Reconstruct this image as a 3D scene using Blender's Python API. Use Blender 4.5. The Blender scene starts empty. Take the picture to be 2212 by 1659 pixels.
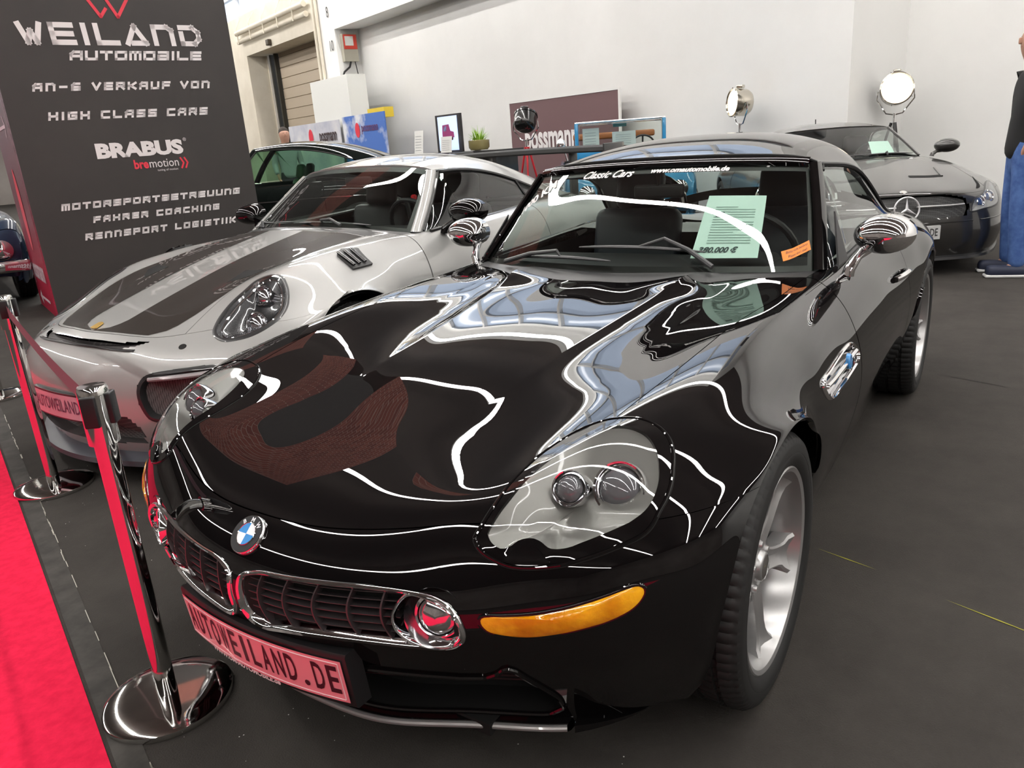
import bpy, bmesh, math, random
import numpy as np
from mathutils import Vector, Matrix
random.seed(7); np.random.seed(7)
SC = bpy.context.scene
COL = SC.collection
# ---------------------------------------------------------------- camera, world, exposure
cam_d = bpy.data.cameras.new('camera'); cam_o = bpy.data.objects.new('camera', cam_d); COL.objects.link(cam_o)
SC.camera = cam_o
CF, CP = 1644.24, (1.5914, 1.2860, 1.3450)
CYAW, CPIT, CROL = 3.74616, 0.30976, -0.07407
def _cam():
    fw = Vector((math.cos(CYAW)*math.cos(CPIT), math.sin(CYAW)*math.cos(CPIT), -math.sin(CPIT)))
    rt = Vector((math.sin(CYAW), -math.cos(CYAW), 0)); up = rt.cross(fw)
    c, s = math.cos(CROL), math.sin(CROL)
    r = rt*c + up*s; u = -rt*s + up*c
    m = Matrix((( r.x, u.x, -fw.x, CP[0]), (r.y, u.y, -fw.y, CP[1]), (r.z, u.z, -fw.z, CP[2]), (0, 0, 0, 1)))
    cam_o.matrix_world = m
    cam_d.sensor_fit = 'HORIZONTAL'; cam_d.sensor_width = 36.0; cam_d.lens = CF/2212*36.0
    cam_d.clip_start = 0.05; cam_d.clip_end = 200
_cam()
w = bpy.data.worlds.new('hall_air'); SC.world = w; w.use_nodes = True
w.node_tree.nodes['Background'].inputs[0].default_value = (0.75, 0.8, 0.9, 1); w.node_tree.nodes['Background'].inputs[1].default_value = 0.6
vs = SC.view_settings; vs.view_transform = 'Standard'; vs.look = 'None'; vs.exposure = 1.18; vs.gamma = 1.0; vs.use_curve_mapping = False
SC.cycles.use_denoising = True; SC.cycles.max_bounces = 8; SC.cycles.diffuse_bounces = 3; SC.cycles.glossy_bounces = 4
SC.cycles.transparent_max_bounces = 12; SC.cycles.transmission_bounces = 6; SC.cycles.caustics_reflective = False; SC.cycles.caustics_refractive = False
SC.cycles.sample_clamp_indirect = 6.0

# ---------------------------------------------------------------- materials
MATS = {}
def mat(name, col=(.5,.5,.5), rough=.5, metal=0., coat=0., spec=.5, emit=None, es=1., trans=0., ior=1.45, alpha=1., coat_rough=.03):
    if name in MATS: return MATS[name]
    m = bpy.data.materials.new(name); m.use_nodes = True
    b = m.node_tree.nodes['Principled BSDF']
    b.inputs['Base Color'].default_value = (*col, 1); b.inputs['Roughness'].default_value = rough
    b.inputs['Metallic'].default_value = metal; b.inputs['Coat Weight'].default_value = coat; b.inputs['Coat Roughness'].default_value = coat_rough
    b.inputs['Specular IOR Level'].default_value = spec; b.inputs['Transmission Weight'].default_value = trans; b.inputs['IOR'].default_value = ior
    if emit: b.inputs['Emission Color'].default_value = (*emit, 1); b.inputs['Emission Strength'].default_value = es
    MATS[name] = m; return m
def nt(m): return m.node_tree.nodes, m.node_tree.links, m.node_tree.nodes['Principled BSDF']
def noise_col(m, c1, c2, scale, detail=6, rough=.6, bump=0., bscale=None, coord='Object', lo=.35, hi=.65, rough_rng=None):
    N, L, b = nt(m)
    tc = N.new('ShaderNodeTexCoord'); n = N.new('ShaderNodeTexNoise'); n.inputs['Scale'].default_value = scale; n.inputs['Detail'].default_value = detail; n.inputs['Roughness'].default_value = rough
    L.new(tc.outputs[coord], n.inputs['Vector'])
    r = N.new('ShaderNodeValToRGB'); r.color_ramp.elements[0].position = lo; r.color_ramp.elements[1].position = hi
    r.color_ramp.elements[0].color = (*c1, 1); r.color_ramp.elements[1].color = (*c2, 1)
    L.new(n.outputs['Fac'], r.inputs['Fac']); L.new(r.outputs['Color'], b.inputs['Base Color'])
    if bump:
        n2 = N.new('ShaderNodeTexNoise'); n2.inputs['Scale'].default_value = bscale or scale*8; n2.inputs['Detail'].default_value = 4
        L.new(tc.outputs[coord], n2.inputs['Vector'])
        bp = N.new('ShaderNodeBump'); bp.inputs['Strength'].default_value = bump; bp.inputs['Distance'].default_value = .01
        L.new(n2.outputs['Fac'], bp.inputs['Height']); L.new(bp.outputs['Normal'], b.inputs['Normal'])
    if rough_rng:
        mr = N.new('ShaderNodeMapRange'); mr.inputs['To Min'].default_value = rough_rng[0]; mr.inputs['To Max'].default_value = rough_rng[1]
        L.new(n.outputs['Fac'], mr.inputs['Value']); L.new(mr.outputs['Result'], b.inputs['Roughness'])
    return m
def thin_glass(name, tint=(1,1,1), refl=1.0, rough=0.0, ior=1.5):
    if name in MATS: return MATS[name]
    m = bpy.data.materials.new(name); m.use_nodes = True; N = m.node_tree.nodes; L = m.node_tree.links
    N.clear(); o = N.new('ShaderNodeOutputMaterial'); t = N.new('ShaderNodeBsdfTransparent'); g = N.new('ShaderNodeBsdfGlossy'); mx = N.new('ShaderNodeMixShader'); f = N.new('ShaderNodeFresnel')
    t.inputs[0].default_value = (*tint, 1); g.inputs['Roughness'].default_value = rough; g.inputs['Color'].default_value = (refl, refl, refl, 1); f.inputs['IOR'].default_value = ior
    ge = N.new('ShaderNodeNewGeometry'); mi = N.new('ShaderNodeMapRange'); mi.inputs['To Min'].default_value = ior; mi.inputs['To Max'].default_value = 1/ior; L.new(ge.outputs['Backfacing'], mi.inputs['Value']); L.new(mi.outputs['Result'], f.inputs['IOR'])
    L.new(f.outputs[0], mx.inputs[0]); L.new(t.outputs[0], mx.inputs[1]); L.new(g.outputs[0], mx.inputs[2]); L.new(mx.outputs[0], o.inputs[0])
    MATS[name] = m; return m

M_black = mat('black_paint', (.004,.0035,.0038), .5, 0, 1., 0., coat_rough=.0); M_black.node_tree.nodes['Principled BSDF'].inputs['Coat IOR'].default_value = 1.55
M_chrome = mat('chrome', (.86,.86,.87), .04, 1.)
M_steel = mat('polished_steel', (.72,.71,.69), .07, 1.)
M_blackplastic = mat('black_plastic', (.012,.012,.013), .42)
M_rubber = mat('rubber', (.012,.012,.012), .62)
M_dark = mat('dark_void', (.003,.003,.003), .9)
M_alu = mat('wheel_silver', (.46,.46,.46), .3, .75)
M_glass = thin_glass('window_glass', (.78,.84,.81), 1., 0, 1.55)
M_clear = thin_glass('clear_lens', (.93,.94,.95), 1., 0, 1.5)
M_white = mat('white_print', (.82,.80,.80), .5)
M_leather = mat('dark_leather', (.018,.018,.021), .45)

# ---------------------------------------------------------------- object helpers
def tag(o, label=None, cat=None, group=None, kind=None):
    if label: o['label'] = label
    if cat: o['category'] = cat
    if group: o['group'] = group
    if kind: o['kind'] = kind
    return o
def empty(name, loc=(0,0,0), rz=0, label=None, cat=None, group=None):
    o = bpy.data.objects.new(name, None); COL.objects.link(o); o.location = loc; o.rotation_euler = (0,0,rz); o.empty_display_size = .1
    return tag(o, label, cat, group)
def mk(name, V, F, m, parent=None, smooth=True, label=None, auto=None):
    me = bpy.data.meshes.new(name)
    me.from_pydata([tuple(map(float, v)) for v in V], [], [tuple(int(i) for i in f) for f in F]); me.update()
    if m is not None:
        for mm in (m if isinstance(m, (list, tuple)) else [m]): me.materials.append(mm)
    if smooth: me.shade_smooth()
    if auto is not None: me.set_sharp_from_angle(angle=math.radians(auto))
    o = bpy.data.objects.new(name, me); COL.objects.link(o)
    if parent is not None: o.parent = parent
    if label: o['label'] = label
    return o
class MB:
    """collects simple shapes into one mesh"""
    def __init__(s): s.V = []; s.F = []
    def add(s, V, F):
        n = len(s.V); s.V += [tuple(map(float, v)) for v in V]; s.F += [tuple(int(i)+n for i in f) for f in F]; return s
    def box(s, c, d, R=None):
        c = Vector(c); V = []
        for x in (-.5,.5):
            for y in (-.5,.5):
                for z in (-.5,.5):
                    v = Vector((x*d[0], y*d[1], z*d[2]))
                    if R is not None: v = R @ v
                    V.append(c+v)
        return s.add(V, [(0,1,3,2),(4,6,7,5),(0,4,5,1),(2,3,7,6),(0,2,6,4),(1,5,7,3)])
    def rbox(s, c, d, r=.01, R=None, seg=3):
        bm = bmesh.new(); bmesh.ops.create_cube(bm, size=1)
        for v in bm.verts: v.co = Vector((v.co.x*d[0], v.co.y*d[1], v.co.z*d[2]))
        bmesh.ops.bevel(bm, geom=bm.edges[:], offset=min(r, min(d)*.49), segments=seg, affect='EDGES', profile=.5)
        V = [(R @ v.co if R is not None else v.co) + Vector(c) for v in bm.verts]; bm.verts.index_update()
        F = [[v.index for v in f.verts] for f in bm.faces]; bm.free(); return s.add(V, F)
    def tube(s, P, r, n=10, closed=False, cap=True, flat=None):
        P = [Vector(p) for p in P]; k = len(P); rr = r if isinstance(r, (list, tuple)) else [r]*k
        T = []
        for i in range(k):
            a = P[(i-1) % k] if (closed or i > 0) else P[i]; b = P[(i+1) % k] if (closed or i < k-1) else P[i]
            T.append((b-a).normalized())
        up = Vector((0,0,1)) if abs(T[0].z) < .9 else Vector((1,0,0))
        Nn = (up - T[0]*up.dot(T[0])).normalized(); V = []
        for i in range(k):
            Nn = (Nn - T[i]*Nn.dot(T[i])).normalized(); B = T[i].cross(Nn)
            for j in range(n):
                a = 2*math.pi*j/n; fx = 1 if flat is None else flat
                V.append(P[i] + Nn*math.cos(a)*rr[i]*fx + B*math.sin(a)*rr[i])
        F = []
        for i in range(k if closed else k-1):
            i2 = (i+1) % k
            for j in range(n):
                j2 = (j+1) % n; F.append((i*n+j, i*n+j2, i2*n+j2, i2*n+j))
        if cap and not closed: F += [tuple(range(n))[::-1], tuple((k-1)*n+j for j in range(n))]
        return s.add(V, F)
    def lathe(s, prof, M=None, n=32, cap=False):
        """prof: (r, h) about the Z axis, then transformed by M"""
        V = []; F = []; k = len(prof)
        for r, h in prof:
            for j in range(n):
                a = 2*math.pi*j/n; v = Vector((r*math.cos(a), r*math.sin(a), h)); V.append(M @ v if M is not None else v)
        for i in range(k-1):
            for j in range(n):
                j2 = (j+1) % n; F.append((i*n+j, i*n+j2, (i+1)*n+j2, (i+1)*n+j))
        if cap: F += [tuple(range(n))[::-1], tuple((k-1)*n+j for j in range(n))]
        return s.add(V, F)
    def grid(s, G):
        G = np.asarray(G); a, b = G.shape[:2]
        return s.add(G.reshape(-1,3), [(i*b+j, i*b+j+1, (i+1)*b+j+1, (i+1)*b+j) for i in range(a-1) for j in range(b-1)])
    def poly(s, P, th=None, nrm=None):
        """flat polygon, extruded by th along nrm"""
        P = [Vector(p) for p in P]; n = len(P)
        if not th: return s.add(P, [tuple(range(n))])
        d = Vector(nrm)*th
        return s.add(P+[p+d for p in P], [tuple(range(n))[::-1], tuple(range(n, 2*n))] + [(i, (i+1) % n, (i+1) % n+n, i+n) for i in range(n)])
    def build(s, name, m, parent=None, smooth=True, label=None, auto=35):
        return mk(name, s.V, s.F, m, parent, smooth, label, auto if smooth else None)
def xf(loc=(0,0,0), rot=(0,0,0), sc=1):
    from mathutils import Euler
    return Matrix.Translation(loc) @ Euler(rot).to_matrix().to_4x4() @ Matrix.Scale(sc, 4)
def text_mesh(s, size=1., shear=0., sx=1., bold=0., align='CENTER', spacing=1., ext=0.):
    """outline text as (V2d, F) centred at 0"""
    c = bpy.data.curves.new('t', 'FONT'); c.body = s; c.size = size; c.shear = shear; c.align_x = align; c.align_y = 'CENTER'; c.space_character = spacing
    c.offset = bold; c.extrude = ext; c.resolution_u = 3
    o = bpy.data.objects.new('t', c); COL.objects.link(o); bpy.context.view_layer.update()
    dg = bpy.context.evaluated_depsgraph_get(); me = bpy.data.meshes.new_from_object(o.evaluated_get(dg))
    V = [(v.co.x*sx, v.co.y, v.co.z) for v in me.vertices]; F = [tuple(p.vertices) for p in me.polygons]
    bpy.data.objects.remove(o); bpy.data.curves.remove(c); bpy.data.meshes.remove(me)
    return V, F
def put_text(name, s, origin, ex, ey, m, parent=None, size=1., wrap=None, label=None, **k):
    V, F = text_mesh(s, size, **k)
    if wrap: P = [wrap(v[0], v[1], v[2]) for v in V]
    else:
        o = Vector(origin); ex = Vector(ex); ey = Vector(ey); ez = ex.cross(ey).normalized(); P = [o + ex*v[0] + ey*v[1] + ez*v[2] for v in V]
    return mk(name, P, F, m, parent, smooth=False, label=label)

# ---------------------------------------------------------------- smooth interpolated surfaces
def _spl_basis(K, t):
    n = len(K); h = np.diff(K); A = np.zeros((n, n)); B = np.zeros((n, n)); A[0,0] = A[-1,-1] = 1
    for i in range(1, n-1):
        A[i,i-1] = h[i-1]; A[i,i] = 2*(h[i-1]+h[i]); A[i,i+1] = h[i]
        B[i,i-1] = 6/h[i-1]; B[i,i] = -6/h[i-1]-6/h[i]; B[i,i+1] = 6/h[i]
    Mm = np.linalg.solve(A, B); I = np.eye(n)
    t = np.asarray(t, float); k = np.clip(np.searchsorted(K, t, side='right')-1, 0, n-2)
    hh = h[k][:,None]; a = ((K[k+1]-t)[:,None])/hh; b = 1-a
    return a*I[k] + b*I[k+1] + ((a**3-a)*Mm[k] + (b**3-b)*Mm[k+1])*hh**2/6
class Surf:
    """half-body control net (y>=0), mirrored over y=0; u along rows, v in [-n..n]"""
    def __init__(s, net, mirror=True, disp=None):
        net = np.array(net, float); s.mirror = mirror; s.disp = disp
        if mirror:
            mm = net[:, 1:][:, ::-1].copy(); mm[...,1] *= -1; s.off = net.shape[1]-1; net = np.concatenate([mm, net], 1)
        else: s.off = 0
        s.net = net; du = np.linalg.norm(np.diff(net, axis=0), axis=2).mean(1); dv = np.linalg.norm(np.diff(net, axis=1), axis=2).mean(0)
        s.KU = np.concatenate([[0], np.cumsum(du)]); s.KV = np.concatenate([[0], np.cumsum(dv)])
        s.nu, s.nv = net.shape[:2]
    def _bu(s, u): return _spl_basis(s.KU, np.interp(u, np.arange(s.nu), s.KU))
    def _bv(s, v): return _spl_basis(s.KV, np.interp(np.asarray(v, float)+s.off, np.arange(s.nv), s.KV))
    def grid(s, u, v):
        P = np.einsum('ai,bj,ijk->abk', s._bu(u), s._bv(v), s.net)
        if s.disp: P = P + s.disp(*np.meshgrid(u, v, indexing='ij'))
        return P
    def pts(s, u, v):
        u = np.asarray(u, float).ravel(); v = np.asarray(v, float).ravel()
        P = np.einsum('ai,aj,ijk->ak', s._bu(u), s._bv(v), s.net)
        if s.disp: P = P + s.disp(u, v)
        return P
    def nrm(s, u, v, e=.03):
        u = np.asarray(u, float).ravel(); v = np.asarray(v, float).ravel()
        u1 = np.clip(u+e, 0, s.nu-1); u0 = np.clip(u-e, 0, s.nu-1); lim = s.nv-1-s.off
        v1 = np.clip(v+e, -s.off, lim); v0 = np.clip(v-e, -s.off, lim)
        a = s.pts(u1, v)-s.pts(u0, v); b = s.pts(u, v1)-s.pts(u, v0); n = np.cross(b, a)
        return n/np.maximum(np.linalg.norm(n, axis=1, keepdims=True), 1e-9)
    sign = 1.
    def off_pts(s, u, v, d): return s.pts(u, v) + s.nrm(u, v)*s.sign*np.asarray(d).reshape(-1,1)
def inpoly(px, py, poly):
    poly = np.asarray(poly); r = np.zeros(px.shape, bool); n = len(poly); j = n-1
    for i in range(n):
        xi, yi = poly[i]; xj, yj = poly[j]
        c = ((yi > py) != (yj > py)) & (px < (xj-xi)*(py-yi)/((yj-yi) or 1e-12)+xi); r ^= c; j = i
    return r
def smooth_loop(P, n=96):
    """closed Catmull-Rom through points (any dimension), resampled"""
    P = np.asarray(P, float); k = len(P); out = []
    m = max(2, int(math.ceil(n/k)))
    for i in range(k):
        p0, p1, p2, p3 = P[i-1], P[i], P[(i+1) % k], P[(i+2) % k]
        for t in np.linspace(0, 1, m, endpoint=False):
            out.append(.5*((2*p1)+(p2-p0)*t+(2*p0-5*p1+4*p2-p3)*t*t+(3*p1-p0-3*p2+p3)*t**3))
    return np.array(out)
def panel(S, name, u0, u1, v0, v1, m, parent, du=8, dv=8, eu=.0, ev=.0, holes=(), flange=.012, label=None, us=None, vs=None, cover=None):
    """a piece of the surface between two rows and two columns; edges are turned in by flange"""
    a, b = u0+eu, u1-eu; c, d = v0+ev, v1-ev
    U = np.linspace(a, b, max(2, int(round((u1-u0)*du))+1)) if us is None else us
    V = np.linspace(c, d, max(2, int(round((v1-v0)*dv))+1)) if vs is None else vs
    G = S.grid(U, V); nu, nv = len(U), len(V)
    uc = (U[:-1]+U[1:])/2; vc = (V[:-1]+V[1:])/2; UU, VV = np.meshgrid(uc, vc, indexing='ij')
    keep = np.ones((nu-1, nv-1), bool)
    for h in holes: keep &= ~inpoly(UU, VV, h)
    UM, VM = np.meshgrid(U, V, indexing='ij'); Nn = (S.nrm(UM, VM)*S.sign).reshape(nu, nv, 3)
    Vt = list(G.reshape(-1,3)); F = []
    for i in range(nu-1):
        for j in range(nv-1):
            if keep[i,j]: F.append((i*nv+j, i*nv+j+1, (i+1)*nv+j+1, (i+1)*nv+j))
    if flange:
        def side(idx):
            base = len(Vt)
            for (i,j) in idx: Vt.append(G[i,j]-Nn[i,j]*flange)
            for q in range(len(idx)-1):
                (i,j),(i2,j2) = idx[q], idx[q+1]
                ci, cj = min(i,i2), min(j,j2); ci = min(ci, nu-2); cj = min(cj, nv-2)
                if keep[ci,cj]: F.append((i*nv+j, i2*nv+j2, base+q+1, base+q))
        side([(0,j) for j in range(nv)]); side([(nu-1,j) for j in range(nv)]); side([(i,0) for i in range(nu)]); side([(i,nv-1) for i in range(nu)])
    return mk(name, Vt, F, m, parent, True, label, auto=40)
def patch_uv(S, name, loop, m, parent, off=.003, rings=10, depth=0., label=None, edge=None, off_c=None):
    """fill a closed uv loop with concentric rings lying off above the surface; depth: rim turned down"""
    L = np.asarray(loop); c = L.mean(0); n = len(L); V = []; F = []
    if off_c is None: off_c = off
    for r in range(rings+1):
        t = r/rings; q = c+(L-c)*t if r else np.repeat(c[None], 1, 0)
        d = off_c+(off-off_c)*t**2
        V += list(S.off_pts(q[:,0], q[:,1], np.full(len(q), d)))
    for j in range(n): F.append((0, 1+j, 1+(j+1) % n))
    for r in range(1, rings):
        b0 = 1+(r-1)*n; b1 = b0+n
        for j in range(n): j2 = (j+1) % n; F.append((b0+j, b1+j, b1+j2, b0+j2))
    if depth:
        b0 = 1+(rings-1)*n; b1 = len(V); V += list(S.off_pts(L[:,0], L[:,1], np.full(n, off-depth)))
        for j in range(n): j2 = (j+1) % n; F.append((b0+j, b1+j, b1+j2, b0+j2))
    return mk(name, V, F, m, parent, True, label, auto=50)
def ring_uv(S, name, lo, li, m, parent, off=.003, depth=.01, label=None, mid=None, offi=None):
    """band between an outer and an inner uv loop of equal length, slightly raised"""
    lo = np.asarray(lo); li = np.asarray(li); n = len(lo); rows = []
    offi = off if offi is None else offi; mid = (off+offi)/2+.001 if mid is None else mid
    for t, d in ((0, -depth), (0, off), (.25, (off+mid)/2), (.5, mid), (.75, (offi+mid)/2), (1, offi), (1, -depth)):
        q = lo+(li-lo)*t; rows.append(S.off_pts(q[:,0], q[:,1], np.full(n, d)))
    V = np.concatenate(rows); F = []
    for r in range(len(rows)-1):
        for j in range(n): j2 = (j+1) % n; F.append((r*n+j, r*n+j2, (r+1)*n+j2, (r+1)*n+j))
    return mk(name, V, F, m, parent, True, label, auto=50)
def scale_loop(L, f, c=None):
    L = np.asarray(L); c = L.mean(0) if c is None else np.asarray(c); return c+(L-c)*f
def inset_loop(S, L, d):
    """inset a uv loop by the metric distance d on the surface"""
    L = np.asarray(L); P = S.pts(L[:,0], L[:,1]); n = len(L); out = []
    N = S.nrm(L[:,0], L[:,1])*S.sign; T = np.roll(P,-1,0)-np.roll(P,1,0); T /= np.linalg.norm(T, axis=1, keepdims=True)
    W = np.cross(N, T); c = P.mean(0); s = np.sign(((c-P)*W).sum(1).sum()); W *= s
    for i in range(n):
        u, v = L[i]; e = .02
        Q = S.pts([u, u+e, u], [v, v, v+e]); A = np.stack([(Q[1]-Q[0])/e, (Q[2]-Q[0])/e], 1)
        duv = np.linalg.lstsq(A, W[i]*d, rcond=None)[0]; out.append((u+duv[0], v+duv[1]))
    return np.array(out)
# ================================================================ the hall
A_DIR = math.radians(251.0); ad = Vector((math.cos(A_DIR), math.sin(A_DIR), 0)); an = Vector((math.cos(math.radians(161)), math.sin(math.radians(161)), 0))
RH = Matrix((( ad.x, an.x*1, 0), (ad.y, an.y, 0), (0, 0, 1)))          # columns: along the hall, towards the back wall, up
def hp(a, n, z=0.): return ad*a + an*n + Vector((0,0,z))
def hbox(b, a0, a1, n0, n1, z0, z1): return b.box(hp((a0+a1)/2, (n0+n1)/2, (z0+z1)/2), (a1-a0, n1-n0, z1-z0), RH)
def hquad(pts): return [hp(*p) for p in pts]
def setting(b, name, m, **k): o = b.build(name, m, None, smooth=False, **k); o['kind'] = 'structure'; return o
NF, NW, NR, ZG, HC = 8.4, 9.05, 10.5, 4.32, 7.9
M_floor = noise_col(mat('dark_carpet', (.03,.027,.024), .9, spec=.25), (.036,.032,.029), (.052,.047,.042), 2.2, 9, .7, .35, 220)
setting(MB().grid([[hp(a, n) for n in (-18, 13)] for a in (-26, 46)]), 'floor', M_floor)
M_wall = noise_col(mat('hall_white', (.8,.79,.77), .42, spec=.5), (.74,.74,.725), (.80,.80,.785), .5, 5)
M_cream = noise_col(mat('hall_cream', (.6,.55,.45), .6), (.60,.55,.45), (.68,.63,.53), 1.2, 5)
M_ceil = noise_col(mat('ceiling_brown', (.06,.045,.04), .8), (.040,.029,.025), (.062,.047,.041), .35, 6)
setting(MB().grid([[hp(a, n, HC) for n in (-18, 13)] for a in (-26, 46)]), 'ceiling', M_ceil)
# walls: gallery front over a recessed wall, stepping back at the right
b = MB(); b.grid([[hp(a, NW, z) for z in (0, ZG)] for a in (4.05, 17.6)]); setting(b, 'wall_back', M_wall)
b = MB(); b.add(hquad([(4.05,NW,0),(4.05,NR,0),(4.05,NR,HC),(4.05,NW,HC)]), [(0,1,2,3)]); b.grid([[hp(a, NR, z) for z in (0, HC)] for a in (-26, 4.05)]); setting(b, 'wall_right', M_wall)
b = MB(); hbox(b, 4.05, 17.62, NF, NR+.6, ZG, 5.15); hbox(b, 4.05, 46, NF+.02, NR, 7.0, HC); setting(b, 'wall_gallery', M_wall)
M_skyl = mat('daylight_pane', (.3,.36,.45), .15, emit=(.52,.62,.80), es=.62)
M_frame = mat('window_frame_grey', (.55,.55,.54), .5)
for k, (a0, a1) in enumerate(((4.1, 17.6), (18.6, 45.5))):
    z0 = 5.15 if k == 0 else 5.62
    wn = setting(MB().grid([[hp(a, NF+.12, z) for z in (z0, 7.0)] for a in (a0, a1)]), 'window_%d' % (k+1), M_skyl)
    for a in np.arange(a0, a1, 1.9):
        b = MB(); hbox(b, a-.05, a+.05, NF, NF+.14, z0, 7.0); b.build('mullion', M_frame, wn, smooth=False)
    b = MB(); hbox(b, a0, a1, NF, NF+.14, 6.2, 6.26); b.build('transom', M_frame, wn, smooth=False)
# column with painted row numbers
b = MB(); hbox(b, 17.6, 18.55, NF, NR, 0, HC); setting(b, 'wall_column', M_wall)
M_num = mat('number_grey', (.03,.03,.03), .6)
for s_, z in (('8', 4.74), ('10', 3.95)):
    t = put_text('row_number', s_, hp(17.86, NF-.02, z), -ad, Vector((0,0,1)), M_num, None, size=.36, sx=.75); t['kind'] = 'structure'; t.name = 'trim_number'
for a, m_ in ((18.42, M_cream), (18.62, M_cream)):
    b = MB(); b.tube([hp(a, NF-.05, 0), hp(a, NF-.05, HC)], .045, 10); o = b.build('downpipe', m_, None); tag(o, 'cream pipe running up the column beside the roller door, %s of the two' % ('right' if a < 18.5 else 'left'), 'pipe')
# door bay
DZ = 4.45
b = MB(); hbox(b, 18.55, 25.3, NF, NF+.9, DZ, 5.62); setting(b, 'wall_lintel', M_cream)
b = MB(); hbox(b, 24.0, 25.3, NF, NF+.9, 0, DZ); hbox(b, 18.55, 18.95, NF+.05, NF+.9, 0, DZ); hbox(b, 25.3, 46, NF, NF+.3, 0, 5.62); setting(b, 'wall_door_side', M_cream)
door = empty('door_1', hp(18.9, NF+.75, 0)); door['kind'] = 'structure'
M_shut = mat('shutter_beige', (.43,.36,.27), .5)
zz = np.arange(.0, DZ-.05, .31)
sl = MB(); sl.grid([[hp(a, NF+.75, z) - door.location for a in (18.9, 23.3)] for z in (0, .285)]); sl.grid([[hp(a, NF+.75+.03*q, .285+.012*q) - door.location for a in (18.9, 23.3)] for q in (0, 1)]); sl.grid([[hp(a, NF+.78-.03*q, .297+.013*q) - door.location for a in (18.9, 23.3)] for q in (0, 1)])
so = sl.build('shutter_slat', M_shut, door, smooth=False)
for z in zz[1:]:
    c = so.copy(); COL.objects.link(c); c.location = (0,0,z)
for a in (23.35, 23.7, 23.95):
    b = MB(); hbox(b, a-.04, a+.05, NF+.62, NF+.78, 0, DZ)
    for i, v in enumerate(b.V): b.V[i] = tuple(Vector(v)-door.location)
    b.build('guide_rail', mat('rail_dark', (.03,.028,.022), .5) if a < 23.8 else M_cream, door, smooth=False)
pr_ = empty('overhead_pipes', hp(21.8, NF-.2, 5.0), label='two cream pipes on brackets hung across the lintel above the roller door', cat='pipe')
for dz, dn in ((.12, -.15), (-.12, -.12)):
    b = MB(); b.tube([hp(a, NF+dn, 5.0+dz)-pr_.location for a in np.linspace(24.2, 18.9, 8)], .075, 12); b.build('pipe', M_cream, pr_)
for a in np.linspace(19.6, 24, 5):
    b = MB(); b.tube([hp(a, NF-.2, 5.25)-pr_.location, hp(a, NF-.2, 4.8)-pr_.location], .02, 6); b.tube([hp(a, NF-.02, 5.55)-pr_.location, hp(a, NF-.2, 5.25)-pr_.location], .012, 6); b.build('bracket', M_cream, pr_)
b = MB(); b.rbox(hp(21.9, NF-.06, 4.58), (.2,.12,.16), .02, RH); tag(b.build('sensor', mat('sensor_brown', (.06,.045,.03), .5), None), 'small dark sensor on the lintel above the roller door', 'sensor')
# alarm box with cables
bx = empty('control_box', hp(17.52, NF+.3, 3.9), label='grey and red control box with notice on the side of the white column', cat='box')
def rel(b, e): b.V = [tuple(Vector(v)-e.location) for v in b.V]; return b
b = MB(); hbox(b, 17.46, 17.6, NF+.12, NF+.52, 3.55, 4.2); rel(b, bx).build('housing', mat('box_beige', (.42,.40,.33), .5), bx, smooth=False)
b = MB(); hbox(b, 17.44, 17.47, NF+.14, NF+.50, 3.84, 4.18); rel(b, bx).build('red_panel', mat('box_red', (.62,.06,.04), .5), bx, smooth=False)
b = MB(); hbox(b, 17.43, 17.45, NF+.17, NF+.40, 3.92, 4.14); rel(b, bx).build('notice', mat('paper_white', (.75,.75,.72), .6), bx, smooth=False)
b = MB(); b.tube([hp(17.5, NF+.3, 3.55), hp(17.5, NF+.25, 3.42), hp(17.5, NF+.08, 3.3), hp(17.5, NF+.0, 3.12)], .025, 8); b.tube([hp(17.5, NF+.42, 3.55), hp(17.5, NF+.47, 3.2), hp(17.5, NF+.5, 2.3)], .012, 8); rel(b, bx).build('cable', M_blackplastic, bx)
# outer walls behind the camera
M_far = noise_col(mat('far_wall', (.3,.27,.25), .8), (.20,.17,.155), (.34,.31,.29), .25, 6)
for nm, q in (('wall_front', [(-26,-18,0),(46,-18,0),(46,-18,HC),(-26,-18,HC)]), ('wall_near_end', [(-26,-18,0),(-26,13,0),(-26,13,HC),(-26,-18,HC)]), ('wall_far_end', [(46,-18,0),(46,13,0),(46,13,HC),(46,-18,HC)])):
    setting(MB().add(hquad(q), [(0,1,2,3)]), nm, M_far)
# ceiling strip lights: long rows, each of 1.5 m tubes
M_tube = mat('lamp_tube', (1,1,1), .5, emit=(1.,.965,.92), es=24.)
seg = MB(); seg.box((0,0,0), (1.46,.13,.05)); seg.F = seg.F
for n, nm in ((1.7,'nearest the red carpet'), (4.1,'between the red carpet and the back wall'), (7.9,'closest to the back wall windows'), (-3.4,'just behind the visitor aisle'), (-9.5,'over the front wall aisle')):
    st = empty('strip_light', hp(0, n, 7.2), A_DIR, 'white ceiling strip light row %s' % nm, 'light', 'ceiling strip light rows'); first = None
    for a in np.arange(-22, 40, 1.5):
        if first is None: first = seg.build('lamp_tube', M_tube, st, smooth=False); first.location = (a, 0, 0)
        else:
            c = first.copy(); COL.objects.link(c); c.parent = st; c.location = (a, 0, 0)
    b = MB(); b.box((9, 0, .06), (62, .10, .05)); b.build('light_rail', mat('rail_white', (.6,.6,.6), .5), st, smooth=False)
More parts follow.
